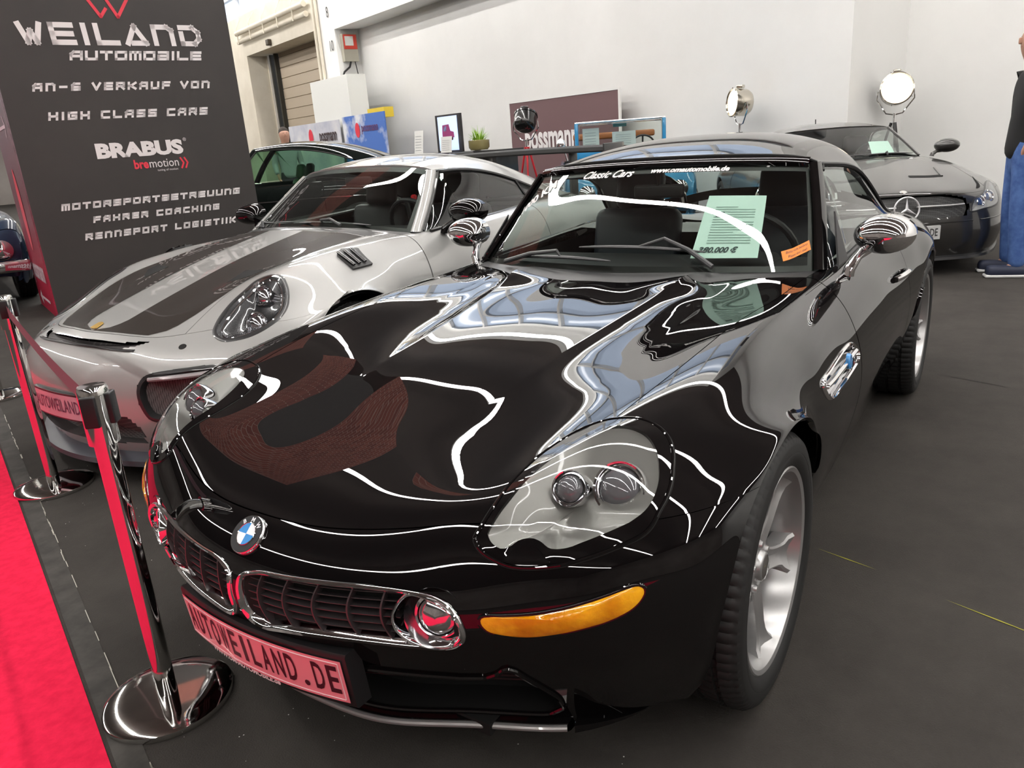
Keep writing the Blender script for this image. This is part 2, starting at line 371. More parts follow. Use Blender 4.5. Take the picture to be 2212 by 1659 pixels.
# red carpet, edge strip, floor seams
M_red = noise_col(mat('red_carpet', (.85,.01,.05), .95, spec=.1), (.62,.012,.05), (.74,.018,.066), 30, 4, .6, .2, 300)
NC = -1.035
b = MB(); b.grid([[hp(a, n, .006) for n in (-3.3, NC)] for a in (-8, 6.4)]); b.grid([[hp(a, NC, z) for z in (0, .006)] for a in (-8, 6.4)]); rc = b.build('red_carpet', M_red, None, smooth=False); tag(rc, 'bright red aisle carpet in the lower left corner beside the barrier posts', 'carpet')
M_strip = noise_col(mat('edge_tape', (.03,.028,.025), .8), (.025,.023,.02), (.055,.05,.045), 9)
tp = MB().grid([[hp(a, n, .0025) for n in (NC+.01, NC+.075)] for a in (-8, 22)]).build('trim_1', M_strip, None, smooth=False); tp['kind'] = 'structure'
b = MB(); rr = random.Random(3)
for k in range(60):
    a = rr.uniform(-1.2, 3.6); L_ = rr.uniform(.02, .14); n = NC+.075+rr.uniform(-.002,.002); b.box(hp(a, n, .003), (L_, .0022, .001), RH)
o = b.build('trim_2', mat('tape_edge_worn', (.5,.48,.42), .7), None, smooth=False); o['kind'] = 'structure'
M_yel = mat('yellow_seam', (.32,.30,.02), .7); M_seam = mat('seam_dark', (.008,.007,.006), .8); M_pale = mat('seam_pale', (.10,.09,.075), .8)
def seam(p, q, w_, m, nm):
    p = Vector((*p, .0015)); q = Vector((*q, .0015)); d = (q-p).normalized(); s = Vector((-d.y, d.x, 0))*w_; m_ = (p+q)/2
    o = MB().add([p, m_+s, q, m_-s], [(0,1,2,3)]).build(nm, m, None, smooth=False); o['kind'] = 'structure'
seam((-.757,.828), (-.705,1.017), .0022, M_yel, 'trim_3'); seam((-.627,1.206), (-.540,1.47), .0026, M_yel, 'trim_4')
seam((-2.862,.906), (-2.70,1.36), .004, M_seam, 'trim_5'); seam((-2.78,1.14), (-2.72,1.30), .002, M_pale, 'trim_6')
# ================================================================ printed tower
M_ban = noise_col(mat('banner_black', (.035,.031,.03), .55), (.033,.029,.028), (.040,.035,.033), 1.5)
TW = empty('advertising_tower', hp(6.83, .84, 0), label='tall black printed advertising tower with white lettering behind the silver coupe', cat='sign')
TA0, TA1, TN0, TN1, TZ = 6.83, 7.98, -.235, 1.925, 4.5
b = MB(); hbox(b, TA0+.01, TA1, TN0+.01, TN1, 0, TZ); rel(b, TW).build('core', mat('tower_side', (.035,.031,.03), .6), TW, smooth=False)
b = MB(); hbox(b, TA0, TA0+.012, TN0, TN1, 0, TZ); rel(b, TW).build('front_panel', M_ban, TW, smooth=False)
Msp = mat('side_print', (.3,.1,.12), .5); N, L, bb = nt(Msp); g = N.new('ShaderNodeTexCoord'); sx_ = N.new('ShaderNodeSeparateXYZ'); r = N.new('ShaderNodeValToRGB'); mr = N.new('ShaderNodeMapRange'); mr.inputs['From Max'].default_value = 2.6
L.new(g.outputs['Object'], sx_.inputs[0]); L.new(sx_.outputs['Z'], mr.inputs['Value']); L.new(mr.outputs['Result'], r.inputs['Fac']); L.new(r.outputs['Color'], bb.inputs['Base Color'])
r.color_ramp.elements[0].color = (.42,.015,.05,1); r.color_ramp.elements[0].position = .12; e = r.color_ramp.elements.new(.42); e.color = (.20,.07,.09,1); r.color_ramp.elements[-1].color = (.28,.25,.28,1); r.color_ramp.elements[-1].position = .85
b = MB(); hbox(b, TA0, TA1, TN0-.002, TN0+.012, 0, TZ); rel(b, TW).build('side_panel', Msp, TW, smooth=False)
Mbr = mat('brick_print', (.25,.09,.07), .75); N, L, bb = nt(Mbr); tc = N.new('ShaderNodeTexCoord'); br = N.new('ShaderNodeTexBrick'); mp = N.new('ShaderNodeMapping'); mp.inputs['Rotation'].default_value = (math.radians(90), 0, 0)
cmb = N.new('ShaderNodeCombineXYZ'); sp_ = N.new('ShaderNodeSeparateXYZ'); dt = N.new('ShaderNodeVectorMath'); dt.operation = 'DOT_PRODUCT'; dt.inputs[1].default_value = (an.x+ad.x, an.y+ad.y, 0)
L.new(tc.outputs['Object'], dt.inputs[0]); L.new(tc.outputs['Object'], sp_.inputs[0]); L.new(dt.outputs['Value'], cmb.inputs[0]); L.new(sp_.outputs['Z'], cmb.inputs[1]); L.new(cmb.outputs[0], br.inputs['Vector'])
br.inputs['Scale'].default_value = 4.; br.inputs['Color1'].default_value = (.30,.085,.06,1); br.inputs['Color2'].default_value = (.20,.05,.04,1); br.inputs['Mortar'].default_value = (.42,.30,.26,1); br.inputs['Mortar Size'].default_value = .015; L.new(br.outputs['Color'], bb.inputs['Base Color'])
b = MB(); hbox(b, TA0, TA1, TN0, TN1+.5, TZ, 6.0); rel(b, TW).build('brick_top', Mbr, TW, smooth=False)
# squared lettering of the tower, as polylines on a unit cell
GL = {'A':[[(0,0),(0,.72),(.25,1),(1,1),(1,0)],[(0,.42),(1,.42)]],'U':[[(0,1),(0,0),(1,0),(1,1)]],'T':[[(0,1),(1,1)],[(.5,1),(.5,0)]],'O':[[(0,0),(0,1),(1,1),(1,0),(0,0)]],
'M':[[(0,0),(0,1),(1,1),(1,0)],[(.5,1),(.5,0)]],'B':[[(.05,1),(1,1),(1,0),(0,0),(0,.48),(1,.48)]],'I':[[(.5,0),(.5,1)]],'L':[[(0,1),(0,0),(1,0)]],'E':[[(1,1),(0,1),(0,0),(1,0)],[(0,.5),(.95,.5)]],
'N':[[(0,0),(0,1),(.75,1),(1,.8),(1,0)]],'V':[[(0,1),(.5,0),(1,1)]],'R':[[(0,0),(0,1),(1,1),(1,.45),(0,.45)],[(.55,.45),(1,0)]],'K':[[(0,0),(0,1)],[(1,1),(.3,.5),(1,0)],[(0,.5),(.3,.5)]],'F':[[(1,1),(0,1),(0,0)],[(0,.45),(.9,.45)]],
'H':[[(0,0),(0,1)],[(1,0),(1,1)],[(0,.5),(1,.5)]],'G':[[(1,1),(0,1),(0,0),(1,0),(1,.5),(.5,.5)]],'C':[[(1,1),(0,1),(0,0),(1,0)]],'S':[[(1,1),(0,1),(0,.5),(1,.5),(1,0),(0,0)]],'P':[[(0,0),(0,1),(1,1),(1,.42),(0,.42)]],
'6':[[(.95,1),(.25,1),(0,.75),(0,0),(1,0),(1,.45),(0,.45)]],'-':[[(.1,.5),(.9,.5)]],'W':[[(0,1),(.28,0),(.5,.62),(.72,0),(1,1)]],'D':[[(.0,1),(.7,1),(1,.7),(1,.3),(.7,0),(0,0)],[(0,.62),(0,0)]],'^':[[(0,0),(.5,1),(1,0),(.3,0)]]}
def glyph(b, ch, x, y, w_, h, th, shear, f):
    for pl in GL.get(ch, []):
        P = [(x+px_*w_, y+py_*h) for px_, py_ in pl]
        for (x0,y0),(x1,y1) in zip(P[:-1], P[1:]):
            d = math.hypot(x1-x0, y1-y0) or 1; ux, uy = (x1-x0)/d, (y1-y0)/d; e = th/2; q = [(x0-ux*e-uy*e, y0-uy*e+ux*e), (x1+ux*e-uy*e, y1+uy*e+ux*e), (x1+ux*e+uy*e, y1+uy*e-ux*e), (x0-ux*e+uy*e, y0-uy*e-ux*e)]
            b.add([f(qx+(qy-y)*shear, qy) for qx, qy in q], [(0,1,2,3)])
tf = lambda n, z: tuple(hp(TA0-.004, n, z)-TW.location)
def line(s, n0, n1, z0, z1, th, shear=.22, name='lettering', m=None, gap=.30):
    b = MB(); wts = [.55 if c == ' ' else (.35 if c == 'I' else 1.) for c in s]; tot = sum(wts)+gap*(len(s)-1); u = (n1-n0-shear*(z1-z0))/tot; x = n0
    for c, w_ in zip(s, wts):
        if c != ' ': glyph(b, c, x+th/2, z0+th/2, max(w_*u-th, .001), z1-z0-th, th, shear, tf)
        x += (w_+gap)*u
    return b.build(name, m or M_white, TW, smooth=False)
M_white.node_tree.nodes['Principled BSDF'].inputs['Base Color'].default_value = (.74,.71,.71,1)
line('WEIL^ND', .02, 1.62, 2.470, 2.664, .046, -.05, gap=.22); line('AUTOMOBILE', .39, 1.61, 2.338, 2.423, .024, .2, gap=.16)
line('AN-6 VERKAUF VON', .025, 1.64, 2.072, 2.145, .021); line('HIGH CLASS CARS', .096, 1.572, 1.816, 1.890, .021)
line('MOTORSPORTBETREUUNG', .022, 1.758, .998, 1.062, .019, gap=.24); line('FAHRER COACHING', .27, 1.512, .857, .919, .019); line('RENNSPORT LOGISTIIK', .165, 1.66, .70, .765, .019)
put_text('lettering', 'BRABUS', tf(.835, 1.513), an, (0,0,1), M_white, TW, size=.178, bold=.010, sx=1.28); put_text('lettering', '®', tf(1.275, 1.585), an, (0,0,1), M_white, TW, size=.045)
M_lred = mat('logo_red', (.72,.04,.07), .5)
put_text('lettering', 'bre', tf(.815, 1.37), an, (0,0,1), M_lred, TW, size=.118, bold=.004, sx=.85, label='red lettering'); put_text('lettering', 'motion', tf(1.035, 1.37), an, (0,0,1), M_white, TW, size=.118, sx=.85); put_text('lettering', 'tuning of motion', tf(1.06, 1.305), an, (0,0,1), M_white, TW, size=.03)
def stroke(P, th, name, m):
    b = MB()
    for (x0,y0),(x1,y1) in zip(P[:-1], P[1:]):
        d = math.hypot(x1-x0, y1-y0); ux, uy = (x1-x0)/d, (y1-y0)/d; e = th/2; b.add([tf(*q) for q in ((x0-ux*e*.6-uy*e, y0-uy*e*.6+ux*e), (x1+ux*e*.6-uy*e, y1+uy*e*.6+ux*e), (x1+ux*e*.6+uy*e, y1+uy*e*.6-ux*e), (x0-ux*e*.6+uy*e, y0-uy*e*.6-ux*e))], [(0,1,2,3)])
    return b.build(name, m, TW, smooth=False)
for k in (0, .04): stroke([(1.20+k,1.41),(1.225+k,1.36),(1.20+k,1.31)], .016, 'chevron', M_lred)
stroke([(.56,3.02),(.735,2.72),(.79,2.79)], .028, 'logo', M_lred); stroke([(1.09,3.02),(.885,2.72),(.81,2.87),(.70,3.02)], .028, 'logo', M_lred)
# marks on the tower's red side
sf = lambda a, z: tuple(hp(a, TN0-.006, z)-TW.location)
M_spink = mat('side_mark', (.80,.10,.14), .5); M_swh = mat('side_white', (.8,.62,.68), .5)
MB().add([sf(a, z) for a, z in [(7.40+.13*math.cos(t), 1.02+.40*math.sin(t)) for t in np.linspace(0, 2*math.pi, 24, endpoint=False)]], [tuple(range(24))]).build('side_logo', M_spink, TW, smooth=False)
put_text('side_letters', 'possmann', sf(7.42, .42), -ad, (0,0,1), M_swh, TW, size=.30, sx=.75, bold=.008)
MB().add([sf(a, z) for a, z in ((7.05,.14),(7.62,.14),(7.62,.20),(7.78,.12),(7.62,.04),(7.62,.11),(7.05,.11))], [tuple(range(7))]).build('side_arrow', M_swh, TW, smooth=False)
MB().add([sf(a, z) for a, z in ((7.05,1.78),(7.62,1.78),(7.62,1.81),(7.05,1.81))]+[sf(a, z) for a, z in ((7.02,1.80),(7.12,1.90),(7.14,1.88),(7.06,1.795),(7.14,1.71),(7.12,1.69))], [(0,1,2,3),(4,5,6,7,8,9)]).build('side_arrow', M_swh, TW, smooth=False)
# ================================================================ shared car pieces
def resample(L, n, start=None):
    L = np.asarray(L, float); D = np.linalg.norm(np.roll(L,-1,0)-L, axis=1); s = np.concatenate([[0], np.cumsum(D)]); P = np.vstack([L, L[:1]])
    t = np.linspace(0, s[-1], n, endpoint=False); Q = np.stack([np.interp(t, s, P[:,k]) for k in range(L.shape[1])], 1)
    if start is not None: Q = np.roll(Q, -int(np.argmin(((Q-start)**2).sum(1))), 0)
    return Q
def match(lo, li, n=120):
    lo = resample(smooth_loop(lo, 200), n); li = resample(smooth_loop(li, 200), n)
    k = min(range(n), key=lambda s: ((lo-np.roll(li, -s, 0))**2).sum()); return lo, np.roll(li, -k, 0)
def mirv(L): L = np.array(L, float); L[:,1] *= -1; return L
def axis_M(loc, direction, roll=0):
    d = Vector(direction).normalized(); q = Vector((0,0,1)).rotation_difference(d); return Matrix.Translation(loc) @ q.to_matrix().to_4x4() @ Matrix.Rotation(roll, 4, 'Z')
def make_wheel(car, loc, side, R=.338, Rr=.262, W=.245, steer=0., style='five', paint=None, n=72):
    """side +1: outer face towards +y; returns the wheel part (rim) with its tyre, spokes, disc"""
    paint = paint or M_alu
    M0 = Matrix.Translation(loc) @ Matrix.Rotation(steer, 4, 'Z') @ Matrix.Rotation(-math.pi/2*side, 4, 'X')
    hw = W/2; rim = MB()
    rim.lathe([(Rr-.004,hw-.012),(Rr+.003,hw-.006),(Rr-.002,hw-.002),(Rr-.012,hw-.006),(Rr-.018,hw-.02),(Rr-.026,hw-.05),(Rr-.034,hw-.09),(Rr-.036,-hw+.02),(Rr-.01,-hw+.01)], M0, n)
    wheel = rim.build('wheel', paint, car)
    ty = MB(); g = .007
    prof = [(Rr-.015,-hw+.01),(Rr+.005,-hw),(Rr+.04,-hw-.006),(R-.014,-hw+.004),(R-.003,-hw+.018)]
    for gx in (-.62,-.22,.22,.62):
        c = gx*hw; prof += [(R,c-.007),(R-g,c-.005),(R-g,c+.005),(R,c+.007)]
    prof += [(R-.003,hw-.018),(R-.010,hw-.008),(R-.016,hw-.001),(R-.028,hw+.004),(R-.031,hw+.0055),(R-.05,hw+.0065),(Rr+.035,hw+.006),(Rr+.030,hw+.0075),(Rr+.014,hw+.003),(Rr+.002,hw-.004),(Rr-.006,hw-.012)]
    N = 320; V = []; F = []; k = len(prof)
    for i, (r, h) in enumerate(prof):
        for j in range(N):
            a = 2*math.pi*j/N; rr = r
            if r > R-.012 and j % 4 == 0 and abs(h) > .25*hw: rr -= .004
            V.append(M0 @ Vector((rr*math.cos(a), rr*math.sin(a), h)))
    for i in range(k-1):
        for j in range(N): j2 = (j+1) % N; F.append((i*N+j, i*N+j2, (i+1)*N+j2, (i+1)*N+j))
    mk('tyre', V, F, M_rubber, wheel, True, auto=35)
    face = hw-.045
    hub = MB(); hub.lathe([(.0,face+.012),(.03,face+.012),(.036,face+.008),(.04,face-.002),(.075,face-.008),(.085,face-.02),(.085,face-.06),(0,face-.06)], M0, 40)
    for q in range(5):
        a = 2*math.pi*(q+.5)/5+.3; hub.lathe([(0,face+.004),(.008,face+.004),(.011,face-.004),(.012,face-.02)], M0 @ Matrix.Translation((.056*math.cos(a), .056*math.sin(a), 0)), 12)
    hub.build('hub', paint, wheel)
    if style != 'dark':
        cp = MB(); cp.lathe([(0,face+.016),(.02,face+.0155),(.03,face+.012)], M0, 28); cp.build('hub_cap', M_chrome, wheel)
    ns = 5 if style == 'five' else 10
    for q in range(ns):
        a = 2*math.pi*q/ns+.3; sp = MB(); G = []
        rs = np.linspace(.06, Rr-.02, 9); wd = np.interp(rs, [.06,.11,.18,Rr-.02], [.036,.028,.030,.058] if ns == 5 else [.016,.011,.010,.016])
        hh = np.interp(rs, [.06,.11,.17,.22,Rr-.02], [face-.006,face+.002,face+.008,face+.016,face+.026])
        for r, wq, h in zip(rs, wd, hh):
            row = [(-1,-.045),(-1,-.004),(-.82,0),(-.35,-.012),(0,-.016),(.35,-.012),(.82,0),(1,-.004),(1,-.045)]
            G.append([M0 @ Vector((r*math.cos(a)-x*wq*math.sin(a), r*math.sin(a)+x*wq*math.cos(a), h+z)) for x, z in row])
        sp.grid(G); sp.build('spoke', paint, wheel)
    dsc = MB(); dsc.lathe([(.08,face-.085),(.165,face-.085),(.168,face-.09),(.168,face-.11),(.08,face-.11)], M0, 48); dsc.build('brake_disc', M_steel, wheel)
    return wheel
def arch_liner(car, x, y0, y1, r, zc=.338, zmin=.12):
    b = MB(); n = 20; G = []
    for yy in (y0, y1): G.append([(x+r*math.cos(a), yy, zc+r*math.sin(a)) for a in np.linspace(math.radians(-4), math.radians(184), n)])
    b.grid(G); b.poly([(x+r*math.cos(a), y0, zc+r*math.sin(a)) for a in np.linspace(math.radians(-4), math.radians(184), n)])
    return b.build('arch_liner', M_dark, car, smooth=False)
def seat(car, x, y, m=None, w=.5, name='seat', h=.62, z0=.32, head=True, recl=.22):
    m = m or M_leather; b = MB(); R = Matrix.Rotation(-recl, 3, 'Y')
    b.rbox((x+.22, y, z0), (.5, w, .14), .05)
    b.rbox(Vector((x-.05, y, z0+h/2)) , (.13, w*.95, h), .055, R)
    s = b.build(name, m, car)
    if head:
        hb = MB(); hb.rbox(Vector((x-.05-math.sin(recl)*(h/2+.1), y, z0+h+.08)), (.1, w*.52, .2), .045, R); hb.build('headrest', m, s)
    return s
def steering_wheel(car, loc, tilt=.35, r=.185):
    b = MB(); M0 = axis_M(loc, (-math.cos(tilt), 0, math.sin(tilt)))
    b.tube([M0 @ Vector((r*math.cos(a), r*math.sin(a), 0)) for a in np.linspace(0, 2*math.pi, 32, endpoint=False)], .014, 8, closed=True)
    for a in (0, math.pi, -math.pi/2): b.tube([M0 @ Vector((.04*math.cos(a), .04*math.sin(a), -.02)), M0 @ Vector((r*math.cos(a), r*math.sin(a), 0))], .014, 6)
    b.lathe([(0,.0),(.05,-.005),(.06,-.03),(.0,-.05)], M0, 20); return b.build('steering_wheel', M_leather, car)
def interior_tub(car, x0, x1, y, z0, z1, m=None):
    """open box under the glass, seen through it"""
    b = MB(); V = [(x0,-y,z0),(x1,-y,z0),(x1,y,z0),(x0,y,z0),(x0,-y,z1),(x1,-y,z1),(x1,y,z1),(x0,y,z1)]
    b.add(V, [(0,1,2,3),(0,1,5,4),(1,2,6,5),(2,3,7,6),(3,0,4,7)]); return b.build('cabin_tub', m or mat('cabin_black', (.012,.012,.013), .8), car, smooth=False)
def wiper(car, base, elbow, tip0, tip1, up=(0,0,.02)):
    b = MB(); b.tube([base, Vector(base)*.5+Vector(elbow)*.5+Vector(up), elbow, Vector(tip0)*.5+Vector(tip1)*.5+Vector((0,0,.01))], [.010,.009,.007,.005], 8)
    mw = mat('wiper_grey', (.06,.06,.063), .35); o = b.build('wiper', mw, car)
    bl = MB(); P = [Vector(tip0).lerp(Vector(tip1), t) for t in np.linspace(0, 1, 9)]
    bl.tube([p+Vector((0,0,.007*math.sin(math.pi*i/8))) for i, p in enumerate(P)], [.004,.009,.011,.012,.012,.012,.011,.009,.004], 8, flat=.6)
    bl.build('wiper_blade', mw, o); return o
def mirror_housing(car, c, size, m, side, base, stalk_r=.018, mstalk=None, tilt=0., lens=True):
    """rounded shell with flat rear, stalk to the door"""
    a, b_, h = size; V = []; F = []; nu, nv = 14, 24
    G = []
    for i in range(nu+1):
        t = i/nu*math.pi/2; row = []
        for j in range(nv):
            p = 2*math.pi*j/nv; r = math.sin(t)**.8; row.append((c[0]+a*math.cos(t), c[1]+b_*r*math.cos(p), c[2]+h*r*math.sin(p)+tilt*r*math.cos(p)))
        G.append(row+[row[0]])
    bq = MB().grid(G); last = G[-1][:-1]
    bq.grid([last+[last[0]], [(x-.035, y*.98+c[1]*.02, z*.98+c[2]*.02) for x, y, z in last+[last[0]]]])
    o = bq.build('mirror', m, car, auto=60)
    g = MB(); g.add([(x-.03, y*.98+c[1]*.02, z*.98+c[2]*.02) for x, y, z in last], [tuple(range(len(last)))]); g.build('mirror_glass', M_chrome, o, smooth=False)
    s = MB(); bb = Vector(base); cc = Vector(c); q = cc+Vector((0, -side*b_*.45, -h*.55))
    s.tube([bb-Vector((0,0,.01)), bb+Vector((0,side*.004,.012)), bb.lerp(q,.45)+Vector((0,0,.012)), q, q.lerp(cc,.5)], [stalk_r*1.25,stalk_r*1.15,stalk_r*.85,stalk_r*1.6,stalk_r*2.1], 14)
    s.build('mirror_stalk', mstalk or m, o); return o
def band(S, us, vs, m, parent, name, off=.002, nrm_w=.01, label=None):
    """thin ribbon following a path of (u,v) on the surface"""
    P = S.off_pts(us, vs, np.full(len(us), off)); return MB().tube(P, nrm_w, 6).build(name, m, parent, label=label)
# ================================================================ black roadster with hard top (hero car)
Z8 = [
[(0.63,0,0.135),(0.625,0.13,0.135),(0.595,0.26,0.135),(0.53,0.4,0.138),(0.478,0.52,0.14),(0.42,0.62,0.14),(0.37,0.69,0.15),(0.335,0.74,0.17),(0.325,0.78,0.19),(0.33,0.805,0.21),(0.335,0.82,0.235)],
[(0.68,0,0.22),(0.674,0.13,0.22),(0.64,0.26,0.22),(0.575,0.4,0.225),(0.52,0.52,0.225),(0.465,0.62,0.225),(0.42,0.7,0.23),(0.38,0.76,0.24),(0.36,0.805,0.25),(0.355,0.83,0.265),(0.357,0.842,0.28)],
[(0.735,0,0.32),(0.728,0.13,0.32),(0.695,0.26,0.32),(0.635,0.4,0.32),(0.58,0.52,0.32),(0.53,0.62,0.32),(0.485,0.7,0.32),(0.43,0.775,0.325),(0.39,0.83,0.33),(0.368,0.855,0.34),(0.363,0.865,0.35)],
[(0.78,0,0.42),(0.773,0.13,0.42),(0.742,0.26,0.42),(0.69,0.4,0.42),(0.64,0.52,0.42),(0.59,0.62,0.42),(0.54,0.71,0.42),(0.47,0.79,0.425),(0.41,0.845,0.43),(0.37,0.872,0.435),(0.36,0.88,0.44)],
[(0.7927,0,0.5105),(0.7857,0.1299,0.5105),(0.7586,0.2601,0.5106),(0.7087,0.3999,0.5106),(0.6628,0.51,0.5125),(0.6109,0.6103,0.5151),(0.5559,0.6997,0.5153),(0.481,0.7851,0.5202),(0.4084,0.8503,0.5261),(0.35,0.885,0.53),(0.335,0.893,0.535)],
[(0.7589,0,0.5759),(0.7516,0.1308,0.5773),(0.7249,0.259,0.5812),(0.6781,0.3815,0.5852),(0.6346,0.4855,0.5917),(0.5899,0.5848,0.5986),(0.5401,0.6762,0.599),(0.4675,0.7689,0.5987),(0.3818,0.8443,0.6043),(0.305,0.89,0.61),(0.285,0.9,0.612)],
[(0.696,0,0.6263),(0.6888,0.1321,0.6273),(0.6615,0.2572,0.6343),(0.6195,0.3714,0.6452),(0.5798,0.4707,0.6574),(0.539,0.572,0.6601),(0.4945,0.6614,0.6612),(0.4271,0.7575,0.6572),(0.3346,0.8406,0.6578),(0.235,0.895,0.662),(0.21,0.905,0.663)],
[(0.5353,0,0.6729),(0.5297,0.1327,0.6725),(0.5108,0.2519,0.6749),(0.4831,0.3674,0.6826),(0.4515,0.4653,0.696),(0.4144,0.5708,0.7177),(0.3779,0.6542,0.7267),(0.3225,0.7487,0.7197),(0.2354,0.8402,0.7024),(0.145,0.9,0.698),(0.12,0.91,0.697)],
[(0.2989,0,0.7097),(0.2965,0.1225,0.7086),(0.2886,0.2346,0.7063),(0.2727,0.3757,0.7108),(0.2524,0.4857,0.729),(0.2237,0.5924,0.7583),(0.1957,0.6693,0.7648),(0.1555,0.7565,0.7553),(0.0992,0.8497,0.7341),(0.03,0.905,0.72),(0.01,0.913,0.714)],
[(0.068,0,0.751),(0.0669,0.1264,0.7495),(0.0591,0.243,0.7461),(0.048,0.3842,0.7495),(0.0354,0.5041,0.7647),(0.018,0.6184,0.7853),(-0.0012,0.6924,0.7884),(-0.0301,0.7704,0.7755),(-0.0699,0.8502,0.7402),(-0.115,0.905,0.7),(-0.125,0.912,0.692)],
[(-0.1794,0,0.7836),(-0.1801,0.1355,0.7816),(-0.1841,0.2625,0.777),(-0.1892,0.3987,0.7776),(-0.1946,0.5206,0.7897),(-0.202,0.6366,0.8072),(-0.2097,0.7096,0.8067),(-0.2203,0.7833,0.7855),(-0.2351,0.855,0.7297),(-0.26,0.9,0.63),(-0.265,0.905,0.615)],
[(-0.4219,0,0.8104),(-0.4224,0.1487,0.8074),(-0.4248,0.2848,0.8037),(-0.4253,0.4119,0.8026),(-0.4221,0.5317,0.8116),(-0.419,0.6477,0.8219),(-0.4126,0.7179,0.819),(-0.3981,0.7909,0.7886),(-0.379,0.865,0.7006),(-0.36,0.89,0.5),(-0.36,0.885,0.44)],
[(-0.5805,0,0.8247),(-0.5803,0.1564,0.8215),(-0.588,0.3041,0.8233),(-0.5882,0.42,0.8212),(-0.5797,0.5364,0.8206),(-0.5711,0.6612,0.8274),(-0.5598,0.7273,0.8238),(-0.5323,0.7986,0.7896),(-0.4911,0.87,0.6898),(-0.43,0.888,0.43),(-0.385,0.85,0.28)],
[(-0.7195,0,0.8355),(-0.7198,0.1649,0.8335),(-0.7306,0.3248,0.8452),(-0.75,0.4251,0.8407),(-0.76,0.5404,0.829),(-0.7701,0.6791,0.8311),(-0.7697,0.7358,0.8279),(-0.7501,0.8047,0.79),(-0.7195,0.8701,0.6801),(-0.68,0.888,0.44),(-0.62,0.825,0.215)],
[(-0.82,0,0.842),(-0.825,0.17,0.8433),(-0.8598,0.345,0.8682),(-0.93,0.435,0.862),(-1,0.55,0.845),(-1.06,0.685,0.836),(-1,0.745,0.832),(-0.96,0.81,0.79),(-0.95,0.872,0.68),(-0.94,0.888,0.45),(-0.93,0.82,0.2)],
[(-0.95,0,0.848),(-0.96,0.17,0.852),(-1,0.35,0.854),(-1.05,0.46,0.85),(-1.1,0.58,0.847),(-1.16,0.7,0.842),(-1.18,0.765,0.835),(-1.18,0.82,0.79),(-1.18,0.874,0.68),(-1.18,0.89,0.45),(-1.18,0.82,0.2)],
[(-1.5,0,0.84),(-1.5,0.17,0.84),(-1.5,0.34,0.845),(-1.5,0.47,0.85),(-1.5,0.59,0.855),(-1.5,0.7,0.855),(-1.5,0.768,0.845),(-1.5,0.83,0.79),(-1.5,0.88,0.68),(-1.5,0.89,0.45),(-1.5,0.82,0.2)],
[(-1.9,0,0.85),(-1.9,0.17,0.85),(-1.9,0.34,0.855),(-1.9,0.47,0.86),(-1.9,0.59,0.868),(-1.9,0.7,0.872),(-1.9,0.775,0.863),(-1.9,0.84,0.8),(-1.9,0.89,0.68),(-1.9,0.895,0.45),(-1.9,0.825,0.2)],
[(-2.1,0,0.86),(-2.1,0.17,0.86),(-2.1,0.34,0.865),(-2.1,0.47,0.87),(-2.1,0.58,0.875),(-2.1,0.68,0.88),(-2.1,0.77,0.874),(-2.1,0.855,0.81),(-2.09,0.903,0.68),(-2.06,0.9,0.44),(-2.05,0.835,0.22)],
[(-2.25,0,0.87),(-2.25,0.17,0.87),(-2.25,0.34,0.87),(-2.25,0.46,0.875),(-2.25,0.57,0.88),(-2.25,0.67,0.885),(-2.25,0.77,0.88),(-2.25,0.86,0.82),(-2.24,0.912,0.7),(-2.2,0.915,0.56),(-2.165,0.905,0.5)],
[(-2.4,0,0.87),(-2.4,0.17,0.87),(-2.4,0.34,0.87),(-2.4,0.46,0.873),(-2.4,0.56,0.88),(-2.4,0.66,0.885),(-2.4,0.76,0.88),(-2.4,0.862,0.825),(-2.39,0.915,0.75),(-2.37,0.922,0.7),(-2.365,0.922,0.68)],
[(-2.55,0,0.865),(-2.55,0.17,0.865),(-2.55,0.33,0.866),(-2.55,0.45,0.87),(-2.55,0.55,0.873),(-2.55,0.65,0.875),(-2.55,0.75,0.872),(-2.55,0.858,0.82),(-2.56,0.915,0.755),(-2.57,0.922,0.71),(-2.57,0.92,0.7)],
[(-2.72,0,0.855),(-2.72,0.17,0.855),(-2.72,0.32,0.856),(-2.72,0.44,0.86),(-2.72,0.54,0.863),(-2.72,0.64,0.865),(-2.72,0.74,0.86),(-2.73,0.845,0.81),(-2.75,0.9,0.72),(-2.79,0.91,0.61),(-2.8,0.905,0.59)],
[(-2.92,0,0.84),(-2.92,0.16,0.84),(-2.92,0.31,0.84),(-2.92,0.42,0.843),(-2.92,0.52,0.845),(-2.92,0.61,0.845),(-2.92,0.71,0.84),(-2.93,0.82,0.79),(-2.93,0.88,0.68),(-2.89,0.885,0.45),(-2.87,0.87,0.33)],
[(-3.2,0,0.81),(-3.2,0.15,0.81),(-3.2,0.29,0.81),(-3.2,0.4,0.81),(-3.19,0.49,0.81),(-3.18,0.57,0.81),(-3.16,0.66,0.805),(-3.13,0.76,0.76),(-3.1,0.83,0.66),(-3.07,0.84,0.45),(-3.05,0.8,0.25)],
[(-3.46,0,0.77),(-3.46,0.14,0.77),(-3.45,0.27,0.77),(-3.43,0.37,0.77),(-3.41,0.45,0.77),(-3.38,0.53,0.765),(-3.34,0.6,0.76),(-3.28,0.68,0.72),(-3.22,0.74,0.62),(-3.2,0.75,0.45),(-3.2,0.72,0.28)],
[(-3.5,0,0.5),(-3.5,0.14,0.5),(-3.49,0.27,0.5),(-3.47,0.37,0.5),(-3.45,0.45,0.5),(-3.42,0.53,0.5),(-3.38,0.6,0.5),(-3.33,0.66,0.5),(-3.28,0.7,0.48),(-3.25,0.71,0.42),(-3.24,0.69,0.3)],
]
